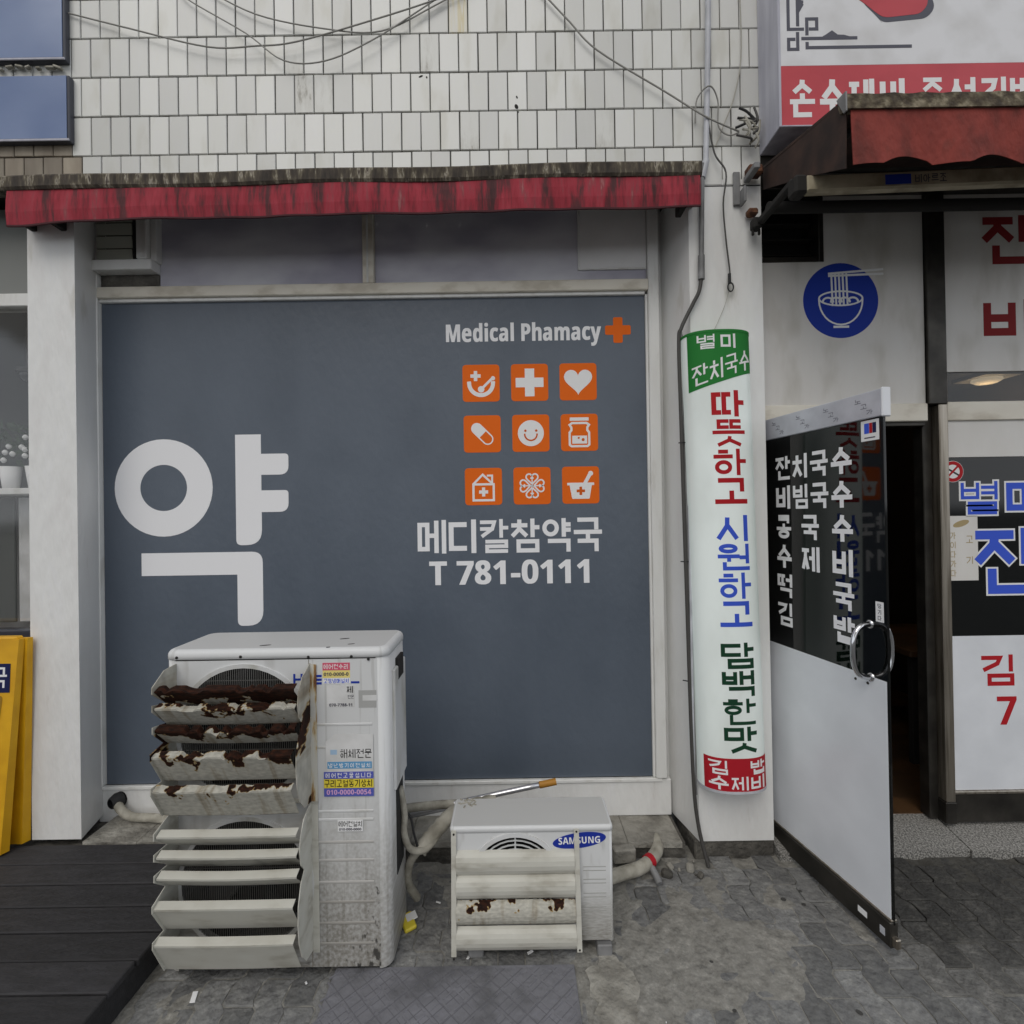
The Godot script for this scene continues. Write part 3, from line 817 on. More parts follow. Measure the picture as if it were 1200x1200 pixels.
func icon(g: Node3D, k: int, p: Vector2) -> void:   # an orange tile with a white picture
	var f := flat(BACK)
	var b := MB.new()
	var h := 0.1025
	b.plate(rounded([p + Vector2(-h, -h), p + Vector2(h, -h), p + Vector2(h, h), p + Vector2(-h, h)], [0.022], 5), f, 0.0, 0.001)
	var tile := obj("icon_tile", b.done(), M.orange, g)
	var m := MB.new()
	var o := MB.new()   # orange details on the white picture
	var cut := false
	var A := func(x: float, y: float) -> Vector2: return p + Vector2(x, y) * 0.2
	var L := func(pts: Array, hw: float, closed := false, lift := 0.0016) -> void:
		var q := PackedVector2Array()
		for v in pts: q.append(A.call(v[0], v[1]))
		m.ribbon(q, hw * 0.2, closed, f, lift)
	match k:
		0:
			m.plate(cross_shape(A.call(-0.15, 0.2), 0.028, 0.0095), f, 0.0, 0.0016)
			var arc := []
			for i in 19:
				var a := PI + PI * i / 18.0
				arc.append([0.33 * cos(a), 0.0 + 0.33 * sin(a)])
			L.call(arc, 0.055)
			m.plate(disc(A.call(0.0, -0.17), 0.018, 0.018, 18), f, 0.0, 0.0018)
			L.call([[0.02, -0.15], [0.3, 0.12]], 0.035, false, 0.0017)
			m.plate(disc(A.call(0.33, 0.13), 0.012, 0.012, 16), f, 0.0, 0.0019)
		1: m.plate(cross_shape(p, 0.077, 0.0262), f, 0.0, 0.0016)
		2:
			var ht := PackedVector2Array()
			for i in 40:
				var t := TAU * i / 40.0
				var x := 16.0 * pow(sin(t), 3)
				var y := 13.0 * cos(t) - 5.0 * cos(2 * t) - 2.0 * cos(3 * t) - cos(4 * t)
				ht.append(A.call(x / 16.0 * 0.39, y / 16.0 * 0.39 + 0.04))
			m.plate(ht, f, 0.0, 0.0016)
		3:
			var d := Vector2(1, -1).normalized()
			var n := Vector2(d.y, -d.x)
			var out := PackedVector2Array()
			var half := PackedVector2Array()
			for i in 13:
				var a := PI * i / 12.0
				half.append(p + Vector2(0, 0.0) - d * 0.042 - d * 0.028 * sin(a) + n * 0.028 * cos(a))
			out = half.duplicate()
			half.append(p - n * 0.028 + d * 0.004); half.append(p + n * 0.028 + d * 0.004)
			m.plate(half, f, 0.0, 0.0017)
			for i in 13:
				var a := PI * i / 12.0
				out.append(p + d * 0.042 + d * 0.028 * sin(a) - n * 0.028 * cos(a))
			m.ribbon(out, 0.0035, true, f, 0.0016)
		4:
			m.plate(disc(p, 0.072, 0.072, 32), f, 0.0, 0.0016)
			for sx in [-1, 1]: o.plate(disc(A.call(0.15 * sx, 0.07), 0.0068, 0.0068, 12), f, 0.0016, 0.0023)
			var sm := PackedVector2Array()
			for i in 13:
				var a := PI + PI * i / 12.0
				sm.append(A.call(0.17 * cos(a), -0.03 + 0.17 * sin(a)))
			o.ribbon(sm, 0.0042, false, f, 0.0023)
			cut = true
		5:
			L.call([[-0.22, 0.37], [0.22, 0.37]], 0.045)
			L.call([[-0.2, 0.26], [0.2, 0.26], [0.27, 0.21], [0.22, 0.14], [0.22, 0.06], [0.27, 0.0], [0.27, -0.34], [0.22, -0.38], [-0.22, -0.38], [-0.27, -0.34], [-0.27, 0.0], [-0.22, 0.06], [-0.22, 0.14], [-0.27, 0.21]], 0.03, true)
			m.plate(rect(p.x - 0.04, p.y - 0.062, p.x + 0.042, p.y - 0.018), f, 0.0, 0.0017)
			o.plate(disc(A.call(-0.02, -0.15), 0.006, 0.006, 10), f, 0.0017, 0.0023)
			o.plate(disc(A.call(0.1, -0.2), 0.0085, 0.0085, 10), f, 0.0017, 0.0023)
			cut = true
		6:
			L.call([[-0.28, -0.38], [0.28, -0.38], [0.28, 0.06], [-0.28, 0.06]], 0.03, true)
			L.call([[-0.27, 0.08], [-0.02, 0.33], [0.24, 0.08]], 0.028, false, 0.0017)
			L.call([[0.12, 0.3], [0.24, 0.3], [0.24, 0.12]], 0.026, false, 0.0018)
			m.plate(cross_shape(A.call(0.0, -0.15), 0.025, 0.0088), f, 0.0, 0.0017)
		7:
			for q in 4:
				var ht := PackedVector2Array()
				var small := PackedVector2Array()
				for i in 26:
					var t := TAU * i / 26.0
					var x := 16.0 * pow(sin(t), 3)
					var y := 13.0 * cos(t) - 5.0 * cos(2 * t) - 2.0 * cos(3 * t) - cos(4 * t)
					ht.append(p + (Vector2(x / 16.0 * 0.165, y / 16.0 * 0.165 + 0.205) * 0.2).rotated(q * PI / 2))
					small.append(p + (Vector2(x / 16.0 * 0.05, -y / 16.0 * 0.045 + 0.22) * 0.2).rotated(q * PI / 2))
				m.ribbon(ht, 0.0042, true, f, 0.0016 + q * 0.0001)
				m.ribbon(PackedVector2Array([p + Vector2(0, 0.012).rotated(q * PI / 2), p + Vector2(0, 0.046).rotated(q * PI / 2)]), 0.003, false, f, 0.0021 + q * 0.00005)
				m.plate(small, f, 0.0, 0.0024)
		8:
			m.plate(rounded([A.call(-0.24, -0.38), A.call(0.24, -0.38), A.call(0.31, 0.02), A.call(-0.31, 0.02)], [0.006, 0.006, 0.0, 0.0]), f, 0.0, 0.0016)
			L.call([[-0.34, 0.03], [0.34, 0.03]], 0.035, false, 0.0017)
			L.call([[0.12, 0.05], [0.27, 0.32]], 0.05, false, 0.0018)
			m.plate(disc(A.call(0.28, 0.32), 0.0135, 0.0135, 14), f, 0.0, 0.0019)
			o.plate(cross_shape(A.call(0.0, -0.16), 0.023, 0.0075), f, 0.0016, 0.0023)
			cut = true
	obj("icon_picture", m.done(), M.print_white, tile)
	if cut: obj("icon_detail", o.done(), M.orange_deep, tile)


func build_lightbox() -> void:
	# half round upright sign on the pillar, leaning a little to the right at its foot
	var s := thing("lightbox_sign", Vector3(1.05, 0.4, -2.56), "long upright curved lightbox sign with red, blue and green lettering on the pillar", "sign")
	var a := 0.163
	var bz := 0.125
	var y0 := 0.398
	var y1 := 2.622
	var cx := func(y: float) -> float: return lerpf(1.077, 1.03, (y - y0) / (y1 - y0))
	# u runs along the curve from its middle, y is the height
	var f := func(p: Vector2, l: float) -> Vector3:
		var k := clampf(p.x / a, -1.0, 1.0)
		var z := pow(maxf(0.0, 1.0 - pow(absf(k), 2.5)), 1.0 / 2.5)
		var kk := clampf(absf(k), 0.0, 0.995)
		var slope := bz / a * pow(kk, 1.5) * pow(1.0 - pow(kk, 2.5), 1.0 / 2.5 - 1.0)   # how steeply the face falls away here
		var nn := Vector2(slope * signf(k), 1.0).normalized()
		return Vector3(cx.call(p.y) + a * k + l * nn.x, p.y, FACE + 0.012 + bz * z + l * nn.y)
	var b := MB.new(true)
	var n := 56
	for i in n:
		for j in 12:
			var q := func(ii: int, jj: int) -> Vector3: return f.call(Vector2(a * sin(lerpf(-PI / 2, PI / 2, float(ii) / n)), lerpf(y0, y1, jj / 12.0)), 0.0)
			b.quad(q.call(i, j), q.call(i + 1, j), q.call(i + 1, j + 1), q.call(i, j + 1))
	obj("acrylic_face", b.done(), M.acrylic, s)
	for top in [false, true]:
		var e := MB.new()
		var y: float = y1 if top else y0
		var pts := PackedVector2Array()
		for i in n + 1:
			var v: Vector3 = f.call(Vector2(a * sin(lerpf(-PI / 2, PI / 2, float(i) / n)), y), 0.003)
			pts.append(Vector2(v.x, -v.z))
		e.plate(pts, func(p: Vector2, l: float) -> Vector3: return Vector3(p.x, y + l, -p.y), -0.006, 0.006)
		obj("end_cap", e.done(), M.pipe_grey if not top else M.green_label, s)
	part_box("back_rail", s, M.pipe_grey, Vector3(0.885, y0 + 0.03, FACE - 0.001), Vector3(0.897, y1 - 0.02, FACE + 0.03), 0.002)
	# coloured labels, which follow the curve
	var sheet := func(u0: float, u1: float, lo0: float, lo1: float, hi: float) -> ArrayMesh:
		var m := MB.new(true)
		for i in 48:
			var ua := a * sin(lerpf(asin(u0 / a), asin(u1 / a), i / 48.0))
			var ub := a * sin(lerpf(asin(u0 / a), asin(u1 / a), (i + 1) / 48.0))
			var ya := lerpf(lo0, lo1, (ua - u0) / (u1 - u0))
			var yb := lerpf(lo0, lo1, (ub - u0) / (u1 - u0))
			m.quad(f.call(Vector2(ua, ya), 0.0014), f.call(Vector2(ub, yb), 0.0014), f.call(Vector2(ub, hi), 0.0014), f.call(Vector2(ua, hi), 0.0014))
		return m.done()
	var green := obj("green_label", sheet.call(-0.152, 0.150, 2.335, 2.427, y1 - 0.002), M.green_label, s)
	var red := obj("red_label", sheet.call(-0.150, 0.150, 0.402, 0.402, 0.562), M.red_label, s)
	letters(green, "별미", -0.118, 2.607, 0.076, 0.07, 0.104, M.print_white, func(p: Vector2, l: float) -> Vector3: return f.call(p, l + 0.0016), 1.0, 0.008)
	var tilt := func(p: Vector2, l: float) -> Vector3: return f.call(Vector2(p.x, p.y + 0.30 * (p.x + 0.13)), l + 0.0016)
	letters(green, "잔치국수", -0.140, 2.458, 0.064, 0.098, 0.0715, M.print_white, tilt, 0.98, 0.008)
	var up := func(p: Vector2, l: float) -> Vector3: return f.call(p, l + 0.0016)
	letters(red, "김", -0.136, 0.551, 0.08, 0.068, 0.0, M.print_white, up, 1.0, 0.008)
	letters(red, "밥", 0.052, 0.551, 0.08, 0.068, 0.0, M.print_white, up, 1.0, 0.008)
	letters(red, "수제비", -0.136, 0.476, 0.08, 0.066, 0.094, M.print_white, up, 1.0, 0.008)
	letters(s, "따뜻하고", -0.068, 2.335, 0.160, 0.130, 0.1415, M.red_print, f, 1.12, 0.012, true)
	letters(s, "시원하고", -0.066, 1.732, 0.160, 0.128, 0.1385, M.blue_print, f, 1.08, 0.012, true)
	letters(s, "담백한맛", -0.068, 1.118, 0.162, 0.126, 0.1345, M.green_print, f, 1.12, 0.012, true)


func build_restaurant() -> void:
	var s := thing("noodle_shop_front", Vector3(2.3, 0.1, -2.76), "white and steel noodle restaurant front with blue and dark red lettering", "shopfront")
	# bay over the door
	var b := MB.new()
	b.plate(PackedVector2Array([Vector2(1.335, 2.3065), Vector2(2.2085, 2.3065), Vector2(2.2085, 3.42), Vector2(1.681, 3.42), Vector2(1.681, 3.07), Vector2(1.335, 3.07)]), flat(SHOP), -0.04, 0.0)
	obj("white_board", b.done(), M.shop_white, s)
	var v := part_box("vent", s, M.black, Vector3(1.345, 3.07, SHOP - 0.12), Vector3(1.68, 3.42, SHOP - 0.10), 0.001)
	part_box("vent_frame", v, M.dark_steel, Vector3(1.655, 3.07, SHOP - 0.10), Vector3(1.6805, 3.42, SHOP + 0.004), 0.002)
	part_box("vent_frame", v, M.dark_steel, Vector3(1.345, 3.07, SHOP - 0.10), Vector3(1.654, 3.098, SHOP + 0.004), 0.002)
	for k in 3: part_box("vent_slat", v, M.soot, Vector3(1.35, 3.13 + k * 0.085, SHOP - 0.095), Vector3(1.65, 3.137 + k * 0.085, SHOP - 0.05), 0.001)
	part_box("door_head", s, M.cream, Vector3(1.31, 2.212, SHOP - 0.06), Vector3(2.212, 2.306, SHOP + 0.012), 0.004)
	part_box("door_stop", s, M.dark_steel, Vector3(1.31, 2.19, SHOP - 0.08), Vector3(2.212, 2.2115, SHOP - 0.01), 0.003)
	part_box("post", s, M.dark_steel, Vector3(2.214, 2.30, SHOP - 0.08), Vector3(2.312, 3.42, SHOP + 0.02), 0.004)
	part_box("post", s, M.dark_steel, Vector3(2.214, 0.086, SHOP - 0.10), Vector3(2.262, 2.2995, SHOP - 0.03), 0.004)
	part_box("post", s, M.steel, Vector3(2.263, 0.2, SHOP - 0.08), Vector3(2.312, 2.2995, SHOP + 0.02), 0.004)
	part_box("post_foot", s, M.dark_steel, Vector3(2.258, 0.086, SHOP - 0.08), Vector3(2.316, 0.1995, SHOP + 0.022), 0.004)
	part_box("jamb", s, M.dark_steel, Vector3(1.305, 0.086, SHOP - 0.10), Vector3(1.336, 2.19, SHOP - 0.045), 0.003)
	# bay with the window
	var x0 := 2.3125
	var x1 := 3.5
	var board := part_box("white_board", s, M.shop_white, Vector3(x0, 2.472, SHOP - 0.03), Vector3(x1, 3.42, SHOP), 0.002)
	part_box("clear_pane", s, M.smoke, Vector3(x0, 2.312, SHOP - 0.014), Vector3(x1, 2.471, SHOP - 0.008), 0.001)
	part_box("window_rail", s, M.cream, Vector3(x0, 2.212, SHOP - 0.05), Vector3(x1, 2.3115, SHOP + 0.012), 0.004)
	part_box("white_band", s, M.shop_white, Vector3(x0, 2.018, SHOP - 0.016), Vector3(x1, 2.2115, SHOP - 0.002), 0.001)
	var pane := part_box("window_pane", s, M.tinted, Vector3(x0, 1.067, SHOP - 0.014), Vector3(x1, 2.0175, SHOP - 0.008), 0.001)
	var low := part_box("white_board", s, M.white_sheet, Vector3(x0, 0.252, SHOP - 0.016), Vector3(x1, 1.0665, SHOP - 0.002), 0.001)
	part_box("window_sill", s, M.steel, Vector3(x0, 0.236, SHOP - 0.05), Vector3(x1, 0.2515, SHOP + 0.012), 0.003)
	part_box("kick_plate", s, M.dark_steel, Vector3(x0, 0.086, SHOP - 0.05), Vector3(x1, 0.2355, SHOP + 0.006), 0.003)
	part_box("head_rail", s, M.dark_steel, Vector3(1.31, 3.4205, SHOP - 0.08), Vector3(x1, 3.50, SHOP + 0.07), 0.004)
	var f := flat(SHOP)
	letters(board, "잔치", 2.528, 3.305, 0.285, 0.262, 0.36, M.red_dark, f, 1.15)
	letters(board, "비빔", 2.525, 2.856, 0.27, 0.212, 0.36, M.red_dark, f, 1.25)
	letters(low, "김밥", 2.477, 0.968, 0.178, 0.166, 0.245, M.red_print, flat(SHOP - 0.002), 1.0)
	latin_text(low, "7", Transform3D(Basis(), Vector3(2.607, 0.667, SHOP - 0.002)), 0.104, 0.148, M.red_print)
	# lettering on the glass: blue with a white rim
	for q in [["별", 2.392, 1.890, 0.196, 0.178, 0.92], ["미", 2.634, 1.893, 0.18, 0.178, 1.2], ["잔", 2.462, 1.640, 0.36, 0.352, 1.0], ["치", 2.87, 1.640, 0.34, 0.352, 1.0]]:
		var rim := MB.new()
		write_syllable(rim, q[0], q[1], q[2], q[3], q[4], flat(SHOP - 0.008), q[5], 0.0095, 0.0006)
		obj("letter_rim", rim.done(), M.print_white, pane)
		var ink := MB.new()
		write_syllable(ink, q[0], q[1], q[2], q[3], q[4], flat(SHOP - 0.008), q[5], 0.0, 0.0014)
		obj("letter", ink.done(), M.blue_print, pane)
	# papers and a round no smoking sticker on the glass
	part_box("paper_sheet", pane, M.shop_white, Vector3(2.3135, 1.362, SHOP - 0.0079), Vector3(2.478, 1.706, SHOP - 0.0072), 0.0002)
	var pw := MB.new()
	for k in 5:
		write_syllable(pw, "가이다가다"[k], 2.33, 1.62 - k * 0.05, 0.03, 0.036, flat(SHOP - 0.0072), 0.7)
		if k < 2: write_syllable(pw, "고기"[k], 2.415, 1.6 - k * 0.11, 0.036, 0.04, flat(SHOP - 0.0072), 0.7)
	obj("paper_lettering", pw.done(), M.paper_ink, pane)
	var bl := MB.new()
	bl.plate(disc(Vector2(2.39, 1.665), 0.045, 0.016, 16, 0.3), flat(SHOP - 0.0072), 0.0, 0.0004)
	obj("yellow_smudge", bl.done(), M.paper_ink, pane)
	var st := MB.new()
	st.plate(disc(Vector2(2.352, 1.943), 0.057, 0.057, 30), flat(SHOP - 0.008), 0.0, 0.0006)
	obj("round_sticker", st.done(), M.print_white, pane)
	var sr := MB.new()
	sr.ribbon(disc(Vector2(2.352, 1.943), 0.046, 0.046, 30), 0.009, true, flat(SHOP - 0.008), 0.0012)
	sr.ribbon(PackedVector2Array([Vector2(2.325, 1.915), Vector2(2.379, 1.971)]), 0.005, false, flat(SHOP - 0.008), 0.0014)
	obj("red_ring", sr.done(), M.red_print, pane)
	var sc := MB.new()
	sc.ribbon(PackedVector2Array([Vector2(2.325, 1.958), Vector2(2.38, 1.925)]), 0.0045, false, flat(SHOP - 0.008), 0.0010)
	obj("cigarette_mark", sc.done(), M.black, pane)
	# blue round sticker with a bowl of noodles
	var c0 := Vector2(1.767, 2.862)
	var db := MB.new()
	db.plate(disc(c0, 0.2, 0.2, 56), flat(SHOP), 0.0, 0.0008)
	var round_sticker := obj("noodle_sticker", db.done(), M.blue_disc, s)
	var w := MB.new()
	var D := func(x: float, y: float) -> Vector2: return c0 + Vector2(x, y) * 0.2
	var draw := func(pts: Array, hw: float, lift: float, closed := false) -> void:
		var q := PackedVector2Array()
		for p in pts: q.append(D.call(p[0], p[1]))
		w.ribbon(q, hw * 0.2, closed, flat(SHOP), lift)
	var bowl := []
	for i in 17:
		var t := PI + PI * i / 16.0
		bowl.append([0.58 * cos(t), 0.02 + 0.66 * sin(t)])
	draw.call(bowl, 0.022, 0.0014)
	var rim := []
	for i in 28: rim.append([0.58 * cos(TAU * i / 28), 0.06 + 0.19 * sin(TAU * i / 28)])
	draw.call(rim, 0.022, 0.00145, true)
	for k in 5: draw.call([[-0.24 + k * 0.1, 0.7], [-0.22 + k * 0.1, -0.12]], 0.024, 0.0015 + k * 0.00003)
	for k in 4:
		var loop := []
		for i in 9: loop.append([-0.34 + k * 0.22 + 0.14 * cos(PI * i / 8), -0.03 + 0.11 * sin(PI * i / 8)])
		draw.call(loop, 0.025, 0.0017 + k * 0.00003)
	draw.call([[-0.3, 0.72], [1.12, 0.82]], 0.028, 0.0019)
	draw.call([[-0.3, 0.66], [1.12, 0.70]], 0.028, 0.00195)
	draw.call([[-0.18, -0.7], [0.18, -0.7]], 0.03, 0.002)
	obj("bowl_picture", w.done(), M.print_white, round_sticker)
	# the room behind: closed, dark, with one lamp
	var r := thing("restaurant_room", Vector3(2.4, 0.09, -4.4), "dark restaurant room seen through the open doorway and window", "room")
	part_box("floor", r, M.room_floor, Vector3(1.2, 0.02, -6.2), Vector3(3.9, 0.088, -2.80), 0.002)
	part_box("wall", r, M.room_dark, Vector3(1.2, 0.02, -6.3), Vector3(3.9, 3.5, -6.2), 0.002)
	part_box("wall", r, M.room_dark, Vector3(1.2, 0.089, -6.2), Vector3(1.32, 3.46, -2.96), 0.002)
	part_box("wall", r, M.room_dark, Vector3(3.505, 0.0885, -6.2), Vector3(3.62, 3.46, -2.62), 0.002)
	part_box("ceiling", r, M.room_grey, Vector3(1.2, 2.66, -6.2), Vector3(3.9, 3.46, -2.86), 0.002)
	var tb := thing("dining_table", Vector3(2.95, 0.09, -3.7), "brown dining table in the dark room behind the restaurant window", "table")
	part_box("table_top", tb, M.room_floor, Vector3(2.55, 0.79, -4.1), Vector3(3.4, 0.83, -3.3), 0.005)
	for q in [[2.6, -4.05], [3.35, -4.05], [2.6, -3.35], [3.35, -3.35]]: part_box("leg", tb, M.soot, Vector3(q[0] - 0.02, 0.089, q[1] - 0.02), Vector3(q[0] + 0.02, 0.7895, q[1] + 0.02), 0.003)
	var cl := thing("ceiling_lamp", Vector3(3.3, 2.62, -3.54), "small round lamp on the ceiling behind the restaurant window", "lamp")
	var lm := MB.new()
	lm.lathe(Vector3(3.3, 2.635, -3.54), PackedVector2Array([Vector2(0.0, -0.03), Vector2(0.06, -0.028), Vector2(0.085, -0.012), Vector2(0.085, 0.0), Vector2(0.0, 0.0)]), 20)
	obj("lamp_shade", lm.done(), M.lamp_glow, cl)
	part_box("lamp_base", cl, M.white_alu, Vector3(3.17, 2.637, -3.67), Vector3(3.43, 2.658, -3.41), 0.004)
	var li := OmniLight3D.new()
	li.name = "lamp_light"
	li.position = Vector3(3.3, 2.56, -3.54)
	li.light_energy = 0.06
	li.light_color = Color(1.0, 0.86, 0.66)
	li.light_size = 0.12
	li.omni_range = 6.0
	li.omni_attenuation = 2.0
	li.shadow_enabled = true
	add_child(li)


func build_door() -> void:
	var p0 := Vector3(1.343, 0.0, -2.76)
	var ax := Vector3(0.1781833, 0, 0.983997)
	var t := Transform3D(Basis(ax, Vector3.UP, ax.cross(Vector3.UP)), p0)
	var W := 0.752
	var s := thing("glass_door", Vector3(1.41, 0.05, -2.39), "open glass door with white menu lettering above a white lower sheet", "door")
	var slab := func(called: String, m: Material, u0: float, u1: float, v0: float, v1: float, w0: float, w1: float, par: Node3D, h := 0.002) -> MeshInstance3D:
		var b := MB.new()
		b.cbox(t * Vector3((u0 + u1) / 2, (v0 + v1) / 2, (w0 + w1) / 2), Vector3(u1 - u0, v1 - v0, w1 - w0), h, t.basis)
		return obj(called, b.done(), m, par)
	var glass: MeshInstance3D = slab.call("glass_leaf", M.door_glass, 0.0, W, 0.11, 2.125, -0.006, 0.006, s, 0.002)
	slab.call("lower_sheet", M.white_sheet, 0.004, W - 0.006, 0.125, 1.066, 0.0062, 0.0085, s, 0.0005)
	slab.call("back_sheet", M.white_sheet, 0.004, W - 0.006, 0.125, 1.066, -0.0085, -0.0062, s, 0.0005)
	var top: MeshInstance3D = slab.call("top_rail", M.film_rail, 0.0, W, 2.118, 2.226, -0.017, 0.017, s, 0.003)
	slab.call("rail_end", M.white_sheet, W, W + 0.012, 2.114, 2.23, -0.02, 0.02, s, 0.004)
	slab.call("bottom_rail", M.dark_steel, 0.0, W, 0.022, 0.124, -0.019, 0.019, s, 0.004)
	slab.call("rail_lip", M.steel, 0.0, W, 0.1245, 0.133, -0.014, 0.014, s, 0.002)
	slab.call("pivot_block", M.steel, W - 0.01, W + 0.02, 0.03, 0.07, -0.012, 0.012, s, 0.004)
	slab.call("rail_mark", M.print_white, 0.60, 0.645, 0.06, 0.085, 0.0191, 0.0196, s, 0.0001)
	slab.call("rail_mark", M.pipe_grey, 0.705, 0.728, 0.055, 0.085, 0.0191, 0.0205, s, 0.0004)
	slab.call("floor_hinge", M.dark_steel, -0.01, 0.05, 0.0, 0.0215, -0.02, 0.02, s, 0.003)
	# scrawled lettering of the protective film on the top rail
	var pr := MB.new()
	for k in 4:
		for q in 3:
			var x := 0.12 + k * 0.17 + q * 0.028
			write_syllable(pr, "노고가"[q], x, 2.205 - q * 0.026, 0.03, 0.02, on(t * Transform3D(Basis(), Vector3(0, 0, 0.017))), 0.8)
	obj("film_print", pr.done(), M.film_ink, top)
	# menu lettering
	var f := on(t * Transform3D(Basis(), Vector3(0, 0, 0.006)))
	var cols := [0.128, 0.249, 0.363, 0.486]
	var rows := [2.022, 1.875, 1.727, 1.578, 1.432, 1.287]
	var menu := ["잔치국수", "비빔국수", "콩국 수", "수제 비", "떡  국", "김  밥"]
	for r in 6:
		for k in 4:
			var ch: String = menu[r][k]
			if ch == " ": continue
			var x: float = cols[k]
			var w: float = [0.104, 0.098, 0.107, 0.113][k]
			if r >= 2 and k == 1: x = 0.301; w = 0.11
			if r >= 2 and k == 2: continue
			letters(glass, ch, x, rows[r], w, 0.118, 0.0, M.letter_white, f, 1.18)
	# card stickers
	var st: MeshInstance3D = slab.call("card_sticker", M.print_white, 0.648, 0.733, 2.028, 2.112, 0.0062, 0.0068, s, 0.0001)
	slab.call("sticker_red", M.red_print, 0.688, 0.702, 2.058, 2.1, 0.0069, 0.0073, st, 0.0001)
	slab.call("sticker_blue", M.blue_print, 0.664, 0.687, 2.058, 2.1, 0.0069, 0.0073, st, 0.0001)
	slab.call("sticker_dark", M.navy, 0.703, 0.72, 2.058, 2.1, 0.0069, 0.0073, st, 0.0001)
	slab.call("sticker_line", M.sign_ink, 0.664, 0.715, 2.038, 2.043, 0.0069, 0.0072, st, 0.0001)
	var lb: MeshInstance3D = slab.call("paper_label", M.print_white, 0.701, 0.738, 1.297, 1.378, 0.0062, 0.0067, s, 0.0001)
	var lt := MB.new()
	for k in 3: write_syllable(lt, "당기다"[k], 0.711, 1.37 - k * 0.024, 0.016, 0.018, on(t * Transform3D(Basis(), Vector3(0, 0, 0.0067))), 0.8)
	obj("lettering", lt.done(), M.sign_ink, lb)
	# bow handles on both sides
	for side in [1.0, -1.0]:
		var pts := PackedVector3Array()
		for i in 21:
			var a := PI / 2 - PI * i / 20.0
			pts.append(t * Vector3(0.675, 1.172 + 0.108 * signf(sin(a)) * pow(absf(sin(a)), 0.85), (0.006 + 0.085 * pow(maxf(cos(a), 0.0), 0.62)) * side))
		var b := MB.new()
		b.tube(pts, 0.0108, 12)
		for y in [1.28, 1.064]: b.lathe(t * Vector3(0.675, y, 0.006 * side), PackedVector2Array([Vector2(0.018, 0.0), Vector2(0.018, 0.006), Vector2(0.012, 0.009)]), 14, Basis(t.basis.x, t.basis.z * side, -t.basis.y * side))
		obj("handle", b.done(), M.chrome, s)
	var bolt := MB.new()
	for q in [0.60, 0.66]: bolt.lathe(t * Vector3(q, 1.035, 0.0085), PackedVector2Array([Vector2(0.006, 0.0), Vector2(0.005, 0.003), Vector2(0, 0.004)]), 10, Basis(t.basis.x, t.basis.z, -t.basis.y))
	var bo := obj("screws", bolt.done(), M.dark_steel, s)
	bo.set_meta("kind", "stuff")


